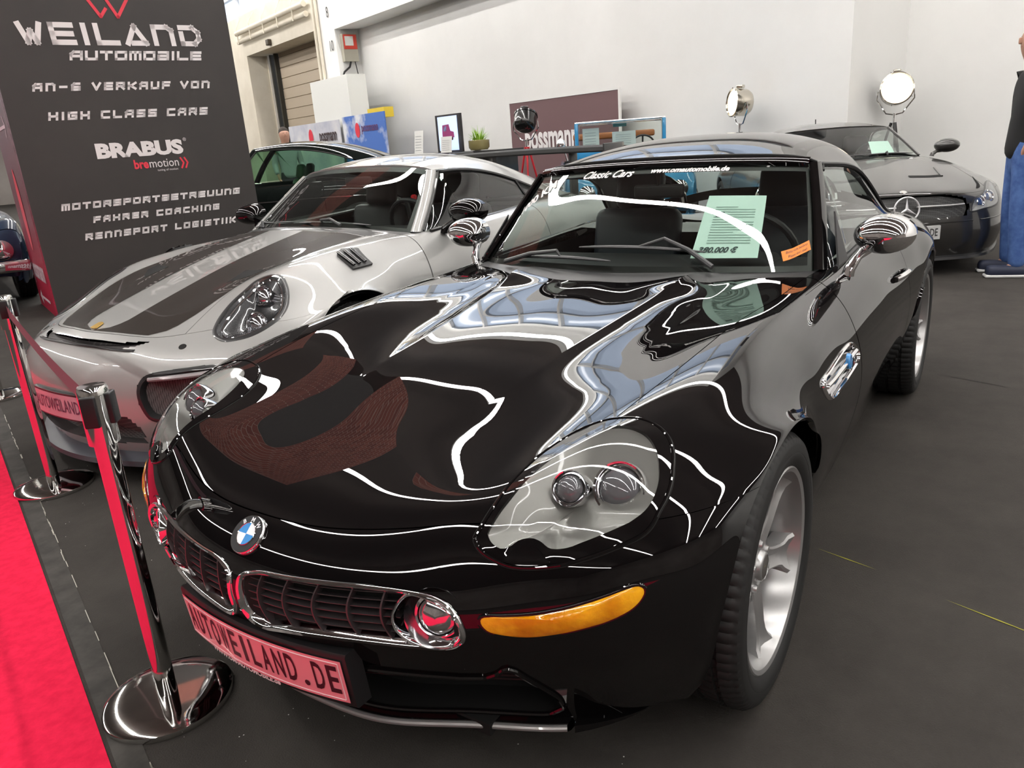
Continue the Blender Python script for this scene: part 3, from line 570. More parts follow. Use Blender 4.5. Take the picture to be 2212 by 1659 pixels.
def z8_disp(u, v):
    """sharp ridge at v=+-2: the surface falls away outboard of it, more towards the windscreen"""
    u = np.asarray(u, float); v = np.abs(np.asarray(v, float)); A = np.interp(u, [8, 9, 10, 11, 12, 13, 14, 14.6, 15], [0, .002, .006, .011, .017, .024, .030, .015, 0])
    t = np.maximum(v-2, 0); g = t*np.exp(1-t/.55)/.55*np.clip((5-v)/1.5, 0, 1)
    ti = np.maximum(2-v, 0); gi = .35*ti*np.exp(1-ti/.45)/.45
    D = np.zeros(np.broadcast(u, v).shape+(3,)); D[...,2] = -A*(g+gi*0); return D
Z8S = Surf(Z8, disp=z8_disp); Z8S.sign = 1.
_n = Z8S.nrm([9.], [1.])[0]; Z8S.sign = 1. if _n[2] > 0 else -1.
HL_OUT = [(5.69,4.14),(5.96,4.21),(6.41,4.27),(7.09,4.20),(7.54,4.19),(7.89,4.37),(8.05,4.73),(8.05,5.25),(7.99,5.80),(7.84,6.28),(7.59,6.72),(7.27,7.02),(6.87,7.19),(6.44,7.24),(6.13,7.17),(5.80,7.08),(5.60,6.92),(5.38,6.52),(5.22,6.17),(5.09,5.80),(5.03,5.40),(5.03,4.98),(5.11,4.71),(5.31,4.39),(5.49,4.22)]
HL_IN = [(5.82,4.36),(6.11,4.41),(6.50,4.47),(6.95,4.46),(7.32,4.52),(7.66,4.69),(7.82,4.97),(7.81,5.55),(7.67,6.12),(7.42,6.56),(7.09,6.88),(6.75,7.02),(6.41,7.04),(6.18,6.96),(6.00,6.75),(5.77,6.41),(5.57,6.07),(5.44,5.80),(5.43,5.52),(5.59,5.33),(5.67,5.15),(5.63,4.94),(5.49,4.81),(5.43,4.66),(5.54,4.49),(5.69,4.39)]
WASH = [(5.17,4.72),(5.41,4.88),(5.54,5.08),(5.46,5.26),(5.22,5.44),(5.12,5.51),(5.07,5.30),(5.08,5.11),(5.11,4.89)]
IND = [(3.97,4.18),(4.05,4.28),(4.04,4.55),(4.06,5.02),(4.15,5.55),(4.31,6.18),(4.45,6.67),(4.47,6.87),(4.37,6.97),(4.20,6.93),(3.99,6.72),(3.84,6.33),(3.73,5.84),(3.62,5.31),(3.57,4.81),(3.67,4.34),(3.81,4.20)]
LAMPS = [(6.80,5.32),(6.76,6.37)]
KID = [(3.70,.07),(4.06,.07),(4.40,.14),(4.62,.5),(4.67,1.0),(4.70,1.58),(4.70,2.27),(4.66,2.74),(4.60,3.11),(4.52,3.45),(4.33,3.72),(3.97,3.86),(3.63,3.87),(3.38,3.76),(3.20,3.50),(3.16,3.05),(3.19,2.47),(3.20,2.05),(3.18,1.62),(3.10,1.02),(2.97,.5),(3.05,.2),(3.35,.08)]
VENT = [(11.85,8.06),(12.35,8.02),(13.09,7.96),(13.56,7.98),(13.79,8.14),(13.82,8.29),(13.63,8.37),(12.88,8.38),(12.26,8.36),(11.93,8.25),(11.75,8.15)]
INT = [(2.2,-2.25),(2.2,2.25),(2.14,2.76),(2.10,3.33),(2.16,3.76),(2.35,3.99),(2.60,4.2),(2.47,4.35),(1.87,4.51),(1.2,4.68),(.75,4.66),(.42,4.3),(.40,3.30),(.42,2.24),(.42,-2.24),(.40,-3.3),(.42,-4.3),(.75,-4.66),(1.2,-4.68),(1.87,-4.51),(2.47,-4.35),(2.60,-4.2),(2.35,-3.99),(2.16,-3.76),(2.10,-3.33),(2.14,-2.76)]
car = empty('sports_car', (0,0,0), 0, 'glossy black two-seat roadster with hard top, chrome mirrors and orange front indicators', 'car')
def z8_build():
    S = Z8S; P = M_black
    hl_mid = (np.array(match(HL_OUT, HL_IN)[0])*.35+np.array(match(HL_OUT, HL_IN)[1])*.65)
    holes_hl = [hl_mid, mirv(hl_mid)]
    kin = inset_loop(S, resample(smooth_loop(KID), 120), .006); ind = resample(smooth_loop(IND), 100); ind_in = inset_loop(S, ind, .006)
    vent = resample(smooth_loop(VENT), 80); vent_in = inset_loop(S, vent, .008)
    inn = resample(np.array(INT), 300)
    H = holes_hl+[kin, mirv(kin), ind_in, mirv(ind_in), vent_in, mirv(vent_in), inn]
    e = .022
    panel(S, 'front_bumper', 0, 6, -10, 10, P, car, 18, 14, holes=H, flange=.012)
    panel(S, 'hood', 6, 14, -5, 5, P, car, 12, 16, eu=e, ev=.03, holes=H, flange=.014)
    panel(S, 'cowl', 14, 15, -5, 5, M_blackplastic, car, 8, 8, flange=.0)
    for s in (1, -1):
        a, b = (5, 10) if s > 0 else (-10, -5)
        panel(S, 'fender', 6, 14, a, b, P, car, 12, 14, eu=.015, holes=H, flange=.014)
        panel(S, 'door', 14, 17.3, a, b, P, car, 10, 10, eu=.015, flange=.012)
        panel(S, 'rear_quarter', 17.3, 25.9, a, b, P, car, 8, 10, flange=.012)
        arch_liner(car, 0, s*.60, s*.84, .37); arch_liner(car, -2.505, s*.60, s*.86, .37)
        # roll-in lip of the wheel arches
    panel(S, 'rear_deck', 17.6, 26, -5, 5, P, car, 4, 4, flange=.0)
    b = MB(); b.box((-1.25,0,.17), (2.0,1.56,.1)); b.box((-2.98,0,.27),(.45,1.3,.10)); b.box((.28,0,.15),(.56,.9,.03)); b.build('underbody', M_dark, car, smooth=False)
    # ---------------- headlights
    lo, li = match(HL_OUT, HL_IN)
    Mrim = M_black; Mbowl = mat('lamp_bowl_grey', (.20,.197,.18), .34, .55, .3)
    for s in (1, -1):
        A, B = (lo, li) if s > 0 else (mirv(lo), mirv(li))
        rim = ring_uv(S, 'headlight', inset_loop(S, A, .004), B, Mrim, car, off=.0015, offi=.0035, depth=.02, mid=.0025)
        if s < 0: rim.data.flip_normals()
        MB().tube(list(S.off_pts(A[:,0], A[:,1], np.full(len(A), .0005))), .0035, 8, closed=True).build('lamp_seal', M_black, rim)
        MB().tube(list(S.off_pts(*inset_loop(S, A, -.004).T, np.full(len(A), -.001))), .0022, 6, closed=True).build('lamp_gap', M_dark, rim)
        patch_uv(S, 'lens', B, M_clear, rim, off=.004, off_c=.010, rings=12)
        patch_uv(S, 'reflector', B, Mbowl, rim, off=-.004, off_c=-.060, rings=12)
        wl = smooth_loop(WASH, 60); wl = wl if s > 0 else mirv(wl); patch_uv(S, 'washer_cover', wl, P, rim, off=.0075, rings=5, depth=.006)
        for (u, v, r, nm, d) in ((LAMPS[0][0], LAMPS[0][1], .036, 'side_lamp', .035), (LAMPS[1][0], LAMPS[1][1], .052, 'main_lamp', .018)):
            p = S.pts([u], [s*v])[0]; n = S.nrm([u], [s*v])[0]*S.sign; dr = Vector((.80, s*.12, .50)).normalized(); M0 = axis_M(Vector(p)-Vector(n)*(.030 if r > .04 else .026), dr)
            q = MB(); q.lathe([(r*1.02,-.05),(r*1.04,-.004),(r*1.0,.004),(r*.93,.002),(r*.90,-.006),(r*.84,-.006),(r*.80,.001),(r*.76,-.004)], M0, 40); q.build(nm, M_chrome, rim)
            q = MB(); q.lathe([(0,.016),(r*.3,.0145),(r*.55,.009),(r*.76,-.003)], M0, 32); q.build('projector_lens', mat('projector_glass', (.16,.16,.17), .06, .2, 1.), rim)
    # ---------------- kidney grilles with fog lamps
    kl = resample(smooth_loop(KID), 140)
    Mslat = mat('grille_bar', (.045,.038,.040), .33, 0, .3)
    for s in (1, -1):
        K = kl if s > 0 else mirv(kl); ki = inset_loop(S, K, .0105)
        fr = ring_uv(S, 'grille', K, ki, M_chrome, car, off=.003, offi=.001, depth=.022, mid=.008, label='chrome framed wide kidney grille')
        if s < 0: fr.data.flip_normals()
        patch_uv(S, 'grille_back', K, M_dark, fr, off=-.005, off_c=-.05, rings=6)
        def span_v(u):
            vs_ = np.linspace(0, 4, 400); r = inpoly(np.full(400, u), vs_, kl); q = vs_[r]; return (q.min(), q.max()) if len(q) else None
        def span_u(v):
            us_ = np.linspace(2.5, 5, 400); r = inpoly(us_, np.full(400, v), kl); q = us_[r]; return (q.min(), q.max()) if len(q) else None
        for u in (3.42, 3.64, 3.86, 4.08, 4.30, 4.50):
            a, b_ = span_v(u); b_ = min(b_, 2.86); vv = np.linspace(a, b_, 24); G = []
            for du_, d in ((-.025,-.045),(.0,-.012),(.022,-.012),(.0,-.045)): G.append(S.off_pts(np.full(24, u+du_), s*vv, np.full(24, d)))
            MB().grid(G).build('grille_slat', Mslat, fr, smooth=False)
        for v in (.58, 1.12, 1.70, 2.25, 2.72):
            a, b_ = span_u(v); uu = np.linspace(a, b_, 16); v2 = v + .10*np.sin((uu-a)/(b_-a)*math.pi)*-1; G = []
            for dv_, d in ((-.012,-.03),(-.012,-.005),(.012,-.005),(.012,-.03)): G.append(S.off_pts(uu, s*(v2+dv_), np.full(16, d)))
            MB().grid(G).build('grille_bar', Mslat, fr, smooth=False)
        # fog lamp
        fl = smooth_loop([(4.55,3.05),(4.36,3.55),(4.0,3.80),(3.62,3.80),(3.30,3.55),(3.25,3.1),(3.6,2.82),(4.1,2.80)], 90); FL = fl if s > 0 else mirv(fl)
        fo = inset_loop(S, FL, .006)
        rg = ring_uv(S, 'fog_lamp', FL, fo, M_chrome, fr, off=.004, depth=.03, mid=.007)
        if s < 0: rg.data.flip_normals()
    for s in (1, -1):
        p = Vector(S.pts([3.92], [s*3.36])[0]); M0 = axis_M(p+Vector((-.026,-s*.004,-.002)), (1, s*.40, .16)); fogp = MB()
        fogp.lathe([(.062,.02),(.058,.0),(.050,-.018),(.046,.004),(.040,.006)], M0, 36); fogp.lathe([(0,.022),(.02,.02),(.034,.012),(.041,.0)], M0, 28)
        fogp.build('fog_light', mat('fog_chrome', (.8,.8,.82), .10, 1.), car)
    # ---------------- indicators
    Mamb = mat('amber_lens', (.95,.36,.01), .12, 0, 1., emit=None); Mamb.node_tree.nodes['Principled BSDF'].inputs['Transmission Weight'].default_value = 0.0
    noise_col(Mamb, (.60,.21,.0), (.92,.46,.01), 14, 3, .5, .4, 40)
    for s in (1, -1):
        A = ind if s > 0 else mirv(ind); A2 = inset_loop(S, A, -.006)
        r_ = ring_uv(S, 'indicator', A2, inset_loop(S, A, .001), Mrim, car, off=.001, offi=.002, depth=.01)
        if s < 0: r_.data.flip_normals()
        patch_uv(S, 'amber_lens', A, Mamb, r_, off=.001, off_c=.009, rings=8)
    # ---------------- lower intake, chin
    b = MB(); ii = resample(np.array(INT), 160); P0 = S.pts(ii[:,0], ii[:,1]); G = [P0, P0-np.array([.09,0,-.0])]; G = [np.vstack([g, g[:1]]) for g in G]; b.grid(G)
    c0 = P0-np.array([.09,0,0]); b.add(list(c0)+[tuple(c0.mean(0))], [(i, (i+1) % 160, 160) for i in range(160)]); b.build('lower_intake', M_dark, car, smooth=False)
    il = MB(); il.tube(list(S.off_pts(ii[:,0], ii[:,1], np.full(160, .002))), .0055, 8, closed=True); il.build('intake_lip', P, car)
    for k, u in enumerate((2.03, 1.86, 1.68)):
        vv = np.linspace(-4.35+.1*k, 4.35-.1*k, 50); G = [S.off_pts(np.full(50, u), vv, np.full(50, d)) for d in (-.006,)]
        MB().tube(list(G[0]-np.array([.02,0,0])), .004, 6).build('intake_slat', M_blackplastic, car)
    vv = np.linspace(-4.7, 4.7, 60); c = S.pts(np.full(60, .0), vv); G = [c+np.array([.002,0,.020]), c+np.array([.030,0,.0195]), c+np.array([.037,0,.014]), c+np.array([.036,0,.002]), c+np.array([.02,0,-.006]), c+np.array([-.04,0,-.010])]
    MB().grid(G).build('chin_spoiler', P, car)
    MB().tube(list(c+np.array([.036,0,.012])), .0075, 10).build('chin_highlight', mat('chin_highlight_grey', (.30,.29,.29), .28, .5, .6), car, label='grey chin edge tube coloured as a highlight')  # strip light highlight along the lip, put into the tube's lighter grey
    for s in (1, -1):
        vv = s*np.linspace(4.75, 6.6, 24); c = S.pts(np.full(24, .05), vv); w_ = np.linspace(1, .05, 24)[:,None]; o_ = np.array([[.034, s*.012, 0]])
        G = [c+np.array([.0,0,.016])*w_, c+o_*w_+np.array([0,0,.018])*w_, c+o_*w_, c+np.array([-.01,0,-.010])*w_]; MB().grid(G).build('chin_winglet', P, car)
    # ---------------- badge on the nose
    c = S.pts([5.40], [0])[0]; n = S.nrm([5.40], [0])[0]*S.sign; M0 = axis_M(Vector(c)+Vector(n)*.002, n); bd = MB()
    bd.lathe([(0,.004),(.037,.004),(.0385,.0055),(.041,.0055),(.0425,.003),(.043,-.01)], M0, 48); bo = bd.build('badge', [M_chrome], car)
    MB().lathe([(0,.0062),(.0400,.0060)], M0, 48).build('badge_ring', mat('badge_black', (.01,.01,.012), .5), bo)
    def pieM(a0, a1, m, z=.0068, r=.0235): MB().poly([M0 @ Vector((0,0,z))]+[M0 @ Vector((r*math.cos(a), r*math.sin(a), z)) for a in np.linspace(a0, a1, 12)]).build('badge_field', m, bo, smooth=False)
    yv = (M0.to_3x3().inverted() @ Vector((-.5,0,1))); a0 = math.atan2(yv.y, yv.x)
    Mb = mat('badge_blue', (.03,.27,.68), .25, 0, 1); Mw = mat('badge_white', (.9,.92,.95), .25, 0, 1)
    for k in range(4): pieM(a0+k*math.pi/2, a0+(k+1)*math.pi/2, Mb if k % 2 == 0 else Mw)
    MB().tube([M0 @ Vector((.0245*math.cos(a), .0245*math.sin(a), .007)) for a in np.linspace(0, 2*math.pi, 40, endpoint=False)], .001, 6, closed=True).build('badge_trim', M_chrome, bo)
    ey = (M0.to_3x3() @ Vector((math.cos(a0), math.sin(a0), 0))).normalized(); ez = (M0.to_3x3() @ Vector((0,0,1))).normalized(); ex = ey.cross(ez)
    for ch, an in (('B', .75), ('M', 0), ('W', -.75)):
        e2 = ey*math.cos(an)-ex*math.sin(an); x2 = ex*math.cos(an)+ey*math.sin(an); put_text('badge_letter', ch, (M0 @ Vector((0,0,.0068)))+e2*.0312, x2, e2, mat('letter_silver', (.85,.85,.87), .3, .4), bo, size=.014, bold=.0003)
    # ---------------- number plate
    px = lambda y: .776-.42*y*y
    ys = np.linspace(-.268, .268, 25); Mpl = mat('plate_pink', (.80,.26,.31), .35, 0, .3)
    def platemap(X, Y, Z): return (px(X)+.0135+Z+(Y)*.10, X, .342+Y)
    hb = MB(); G = []
    for (zz, dx) in ((-.068,-.03),(-.068,.006),(-.062,.010),(.062,.010),(.068,.006),(.068,-.03)): G.append([(px(y)+dx+zz*.10, y, .342+zz) for y in ys])
    hb.grid(G)
    for yy in (-.268, .268): hb.add([(px(yy)+dx+zz*.10, yy, .342+zz) for (zz, dx) in ((-.068,-.03),(-.068,.006),(-.062,.010),(.062,.010),(.068,.006),(.068,-.03))], [(0,1,2,3,4,5)])
    hold = hb.build('plate_holder', M_blackplastic, car)
    ys2 = np.linspace(-.258, .258, 25); MB().grid([[platemap(y, z, 0) for y in ys2] for z in (-.052, .054)]).build('number_plate', Mpl, hold, label='pink number plate')
    Mdk = mat('plate_letter', (.045,.006,.012), .5)
    MB().tube([platemap(y, z, .0005) for y, z in [(-.25,-.045)]+[(y,-.045) for y in np.linspace(-.24,.24,12)]+[(.25,-.045),(.25,.047)]+[(y,.047) for y in np.linspace(.24,-.24,12)]+[(-.25,.047)]], .0012, 5, closed=True).build('plate_border', mat('plate_edge', (.75,.55,.58), .4), hold)
    Mt = 'AUTOWEILAND.DE'
    for k, ch in enumerate(Mt):
        X0 = -.232+k*(.464/(len(Mt)-1))
        V_, F_ = text_mesh(ch, .098, bold=.0015); xs_ = [q[0] for q in V_]; wd_ = max(xs_)-min(xs_); k_ = min(.026/wd_, 1.0) if ch not in '.I' else .9
        mk('plate_letter', [platemap(X0+(q[0]-(max(xs_)+min(xs_))/2)*k_, q[1]*1.0, .001) for q in V_], F_, Mdk, hold, False)
    put_text('holder_print', 'WWW.OM-AUTOMOBILE.de', None, None, None, M_white, hold, size=.019, wrap=lambda x, y, z: (px(x-.05)+.0108-.006, x-.05, .342+y*.9-.0595), bold=.0006)
    # ---------------- side vents
    for s in (1, -1):
        A = vent if s > 0 else mirv(vent); B = inset_loop(S, A, .010); rg = ring_uv(S, 'side_vent', A, B, M_chrome, car, off=.003, offi=-.004, mid=.008, depth=.02)
        if s < 0: rg.data.flip_normals()
        patch_uv(S, 'vent_bowl', A, mat('vent_chrome', (.6,.6,.62), .12, 1.), rg, off=-.003, off_c=-.035, rings=8)
        q = S.off_pts(np.linspace(12.0, 13.7, 20), s*np.full(20, 8.17), np.full(20, .002)); MB().tube(list(q), .010, 10, flat=.8).build('vent_bar', M_chrome, rg)
        c = S.off_pts([13.15], [s*8.17], [.012])[0]; n = (0, s, .1); Mr = axis_M(c, n); MB().lathe([(0,.003),(.020,.003),(.024,0),(.024,-.008)], Mr, 28).build('vent_roundel', mat('badge_blue', (.03,.27,.68), .25, 0, 1), rg)
        # door handle
        hq = S.off_pts(np.linspace(16.55, 17.05, 10), s*np.full(10, 7.75), np.array([.004,.016,.024,.028,.03,.03,.028,.024,.016,.004])); MB().tube(list(hq), .012, 10).build('door_handle', M_chrome, car)
        # mirrors
        mirror_housing(car, (-1.29, s*.883, .950), (.10,.098,.066), M_chrome, s, (-1.20, s*.79, .832), .017, M_chrome, tilt=s*.0)
    # ---------------- windscreen, frame, hard top, side glass
    WS = [[(-.955,0,.852),(-.965,.17,.853),(-.99,.35,.853),(-1.045,.50,.850),(-1.10,.62,.846),(-1.15,.69,.843)],
          [(-1.18,0,1.035),(-1.187,.165,1.034),(-1.208,.33,1.032),(-1.247,.47,1.026),(-1.29,.58,1.018),(-1.325,.64,1.012)],
          [(-1.425,0,1.203),(-1.428,.155,1.202),(-1.437,.30,1.199),(-1.453,.43,1.194),(-1.473,.53,1.188),(-1.49,.580,1.183)]]
    W = Surf(WS); W.sign = 1. if W.nrm([1.],[1.])[0][0] > 0 else -1.
    U = np.linspace(0, 2, 21); Vv = np.linspace(-5, 5, 61)
    ws = mk('windscreen', W.grid(U, Vv).reshape(-1,3), [(i*61+j, i*61+j+1, (i+1)*61+j+1, (i+1)*61+j) for i in range(20) for j in range(60)], M_glass, car, True)
    # black printed border
    bl = [(0,v) for v in np.linspace(-5,5,41)]+[(u,5) for u in np.linspace(.05,1.95,20)]+[(2,v) for v in np.linspace(5,-5,41)]+[(u,-5) for u in np.linspace(1.95,.05,20)]
    bi = [(max(.10,min(1.84,u)), max(-4.72,min(4.72,v))) for u, v in bl]; bl = np.array(bl, float); bi = np.array(bi, float)
    V0 = np.concatenate([W.off_pts(bl[:,0], bl[:,1], np.full(len(bl), -.002)), W.off_pts(bi[:,0], bi[:,1], np.full(len(bl), -.002))]); n_ = len(bl)
    mk('windscreen_border', V0, [(i, (i+1) % n_, (i+1) % n_+n_, i+n_) for i in range(n_)], mat('frit', (.006,.006,.006), .3), ws, False)
    # frame: pillars, header
    for s in (1, -1):
        q = []; 
        for u in np.linspace(-.02, 2.02, 14):
            g = W.pts([min(max(u,0),2)], [s*5])[0]; q.append(g+np.array([-.004, s*.006, .002]))
        G = []
        for (dx, dy, dz) in ((.012,-.006,.002),(.016,.004,.004),(.004,.022,.002),(-.022,.028,0),(-.045,.028,0),(-.045,.0,0)): G.append([tuple(p+np.array([dx, s*dy, dz])) for p in q])
        MB().grid(G).build('windscreen_pillar', P, car)
    vv = np.linspace(-5, 5, 50); tp = W.pts(np.full(50, 2.), vv); G = [tp+np.array(d) for d in ((.012,0,-.012),(.016,0,.002),(.006,0,.014),(-.018,0,.022))]; MB().grid(G).build('windscreen_header', P, car)
    HT = [[(-1.447,0,1.226),(-1.450,.155,1.225),(-1.459,.30,1.222),(-1.475,.43,1.216),(-1.497,.54,1.204),(-1.515,.602,1.182)],
          [(-1.62,0,1.268),(-1.62,.16,1.266),(-1.625,.31,1.258),(-1.63,.44,1.242),(-1.635,.55,1.213),(-1.64,.617,1.172)],
          [(-1.90,0,1.302),(-1.90,.165,1.299),(-1.90,.32,1.286),(-1.90,.45,1.26),(-1.90,.56,1.215),(-1.90,.632,1.150)],
          [(-2.2,0,1.296),(-2.2,.165,1.292),(-2.2,.32,1.278),(-2.2,.45,1.247),(-2.19,.575,1.185),(-2.14,.655,1.090)],
          [(-2.47,0,1.235),(-2.47,.165,1.232),(-2.47,.32,1.217),(-2.46,.455,1.18),(-2.43,.60,1.09),(-2.30,.692,.985)],
          [(-2.72,0,1.12),(-2.72,.165,1.117),(-2.71,.32,1.10),(-2.69,.46,1.06),(-2.62,.62,.98),(-2.44,.715,.905)],
          [(-2.93,0,.965),(-2.93,.165,.962),(-2.92,.32,.95),(-2.89,.46,.925),(-2.80,.63,.90),(-2.58,.725,.882)]]
    Tt = Surf(HT); Tt.sign = 1. if Tt.nrm([2.],[1.])[0][2] > 0 else -1.
    rw = [(4.1,-3.1),(4.05,0),(4.1,3.1),(4.5,3.6),(5.3,3.7),(5.75,3.3),(5.85,0),(5.75,-3.3),(5.3,-3.7),(4.5,-3.6)]; rwl = resample(smooth_loop(rw), 90)
    panel(Tt, 'hard_top', 0, 6, -5, 5, P, car, 12, 12, holes=[rwl], flange=.03)
    patch_uv(Tt, 'rear_window', rwl, M_glass, car, off=.001)
    # rain rail crease along the front of the hard top
    MB().tube(list(Tt.off_pts(np.full(60, .10), np.linspace(-4.9, 4.9, 60), np.full(60, .001))), .005, 6).build('top_seal', M_rubber, car)
    for s in (1, -1):
        top = Tt.pts(np.linspace(0, 5.9, 40), np.full(40, s*4.97)); top = np.vstack([W.pts(np.linspace(.02, 1.98, 16), np.full(16, s*5.0))+np.array([-.055, s*.026, 0]), top])
        bot = np.stack([np.interp(np.linspace(0,1,56), [0,.35,1], [-1.20,-1.5,-2.55]), s*np.interp(np.linspace(0,1,56), [0,.35,1], [.745,.742,.728]), np.interp(np.linspace(0,1,56), [0,.35,1], [.845,.853,.878])], 1)
        G = [bot*(1-t)+top*t+np.array([0, s*.012*math.sin(math.pi*t), 0]) for t in np.linspace(0, 1, 8)]
        MB().grid(G).build('side_window', M_glass, car)
        MB().tube(list(top[14:]+np.array([0,s*.006,-.004])), .008, 6).build('window_seal', M_blackplastic, car)
        MB().tube(list(bot+np.array([0,s*.004,0])), .009, 6).build('belt_trim', M_blackplastic, car)
        MB().poly([(-1.21,s*.752,.85),(-1.36,s*.752,.852),(-1.36,s*.70,1.02)], .006, (0,s,0)).build('quarter_pane', M_blackplastic, car, smooth=False)
    # ---------------- cabin
    interior_tub(car, -2.7, -1.1, .70, .2, .83)
    for s in (1, -1): seat(car, -1.92, s*.36, mat('seat_leather', (.022,.025,.034), .42), .48, h=.60, z0=.38)
    d = MB(); d.rbox((-1.28,0,.79), (.42,1.34,.10), .045); d.rbox((-1.32,.36,.835),(.22,.3,.06),.03); d.build('dashboard', mat('cabin_black', (.012,.012,.013), .8), car)
    steering_wheel(car, (-1.52,.36,.83))
    rh = MB()
    for s in (1,-1): rh.tube([(-2.2,s*.36+.17*math.cos(a),.98+.13*math.sin(a)) for a in np.linspace(0,math.pi,14)], .02, 10)
    rh.build('roll_hoop', M_chrome, car)
    mr = MB(); mr.rbox((-1.44,0,1.10),(.025,.22,.055),.02); mr.tube([(-1.44,0,1.11),(-1.43,.0,1.17)], .008, 8); mr.build('rear_view_mirror', M_blackplastic, car)
    # ---------------- wipers on the cowl
    wiper(car, tuple(W.off_pts([.0],[-3.1],[.02])[0]), tuple(W.off_pts([.23],[-1.42],[.03])[0]), tuple(W.off_pts([.11],[-2.8],[.016])[0]), tuple(W.off_pts([.13],[.0],[.016])[0]), (0,0,.01))
    wiper(car, tuple(W.off_pts([.03],[2.2],[.02])[0]), tuple(W.off_pts([.47],[1.09],[.03])[0]), tuple(W.off_pts([.35],[-.94],[.016])[0]), tuple(W.off_pts([.29],[1.95],[.016])[0]), (0,0,.01))
    # ---------------- prints and papers on the windscreen
    def on_w(u0, v0, su=1.75/.36, sv=1/.127, rot=0., off=.004):
        c, s_ = math.cos(rot), math.sin(rot)
        def f(x, y, z=0):
            X = x*c-y*s_; Y = x*s_+y*c; return tuple(W.off_pts([u0+Y*su], [v0+X*sv], [off+z])[0])
        return f
    put_text('screen_print', 'Classic Cars', None, None, None, M_white, ws, size=.046, shear=.45, sx=.88, wrap=on_w(1.84, -1.38, off=.003), bold=.0012)
    put_text('screen_print', 'www.omautomobile.de', None, None, None, M_white, ws, size=.028, shear=.25, wrap=on_w(1.875, .95, off=.003), bold=.0012, sx=1.0)
    put_text('screen_print', '1000 KM', None, None, None, M_white, ws, size=.060, wrap=on_w(1.40, -3.80, rot=.66, off=.003), bold=.0025, sx=.95)
    f = on_w(.0, .0, off=-.012); Mpap = mat('sheet_mint', (.62,.82,.74), .6)
    def sheet(u0, u1, v0, v1, name, m, off=-.012, skew=0):
        return MB().grid([[tuple(W.off_pts([u], [v+skew*(u-u0)], [off])[0]) for v in np.linspace(v0, v1, 8)] for u in np.linspace(u0, u1, 8)]).build(name, m, None, smooth=True)
    sh = sheet(.27, 1.39, 1.66, 3.14, 'price_sheet', Mpap); tag(sh, 'pale green printed price sheet behind the windscreen of the black roadster', 'sign')
    for k in range(15):
        u = 1.16-k*.046; L_ = .9 if k % 5 else .5; MB().grid([[tuple(W.off_pts([uu], [v], [-.0105])[0]) for v in np.linspace(1.90, 1.90+1.1*L_, 6)] for uu in (u, u+.012)]).build('text_line', mat('print_grey', (.25,.36,.32), .7), sh, smooth=False)
    put_text('price', '380.000 \u20ac', None, None, None, mat('print_dark', (.03,.05,.05), .6), sh, size=.026, shear=.3, wrap=on_w(.40, 2.18, off=-.0105), bold=.001)
    MB().grid([[tuple(W.off_pts([uu], [v], [-.0104])[0]) for v in (1.94, 2.14)] for uu in (.98, 1.08)]).build('photo_print', mat('print_mid', (.12,.18,.17), .7), sh, smooth=False)
    c_, s_ = math.cos(.42), math.sin(.42); Mor = mat('orange_tag', (.88,.24,.03), .5); fo_ = on_w(.34, 4.28, rot=.30, off=.005)
    og = MB().grid([[fo_(x, y) for x in np.linspace(-.068, .068, 8)] for y in np.linspace(-.018, .018, 3)]).build('notice_tag', Mor, None, smooth=True); tag(og, 'orange please-do-not-touch tag at the lower right corner of the black roadster windscreen', 'tag')
    put_text('tag_print', 'Bitte nicht berühren', None, None, None, mat('print_dark', (.03,.05,.05), .6), og, size=.0135, shear=.2, wrap=lambda x, y, z: fo_(x, y+.008, .0008))
    put_text('tag_print', "Please don't touch", None, None, None, mat('print_dark', (.03,.05,.05), .6), og, size=.0135, shear=.2, wrap=lambda x, y, z: fo_(x, y-.008, .0008))
    # ---------------- wheels
    make_wheel(car, (-.04,.765,.332), 1, R=.332, Rr=.247); make_wheel(car, (-.04,-.765,.332), -1, R=.332, Rr=.247)
    make_wheel(car, (-2.505,.775,.338), 1, W=.275, Rr=.252); make_wheel(car, (-2.505,-.775,.338), -1, W=.275, Rr=.252)
z8_build()
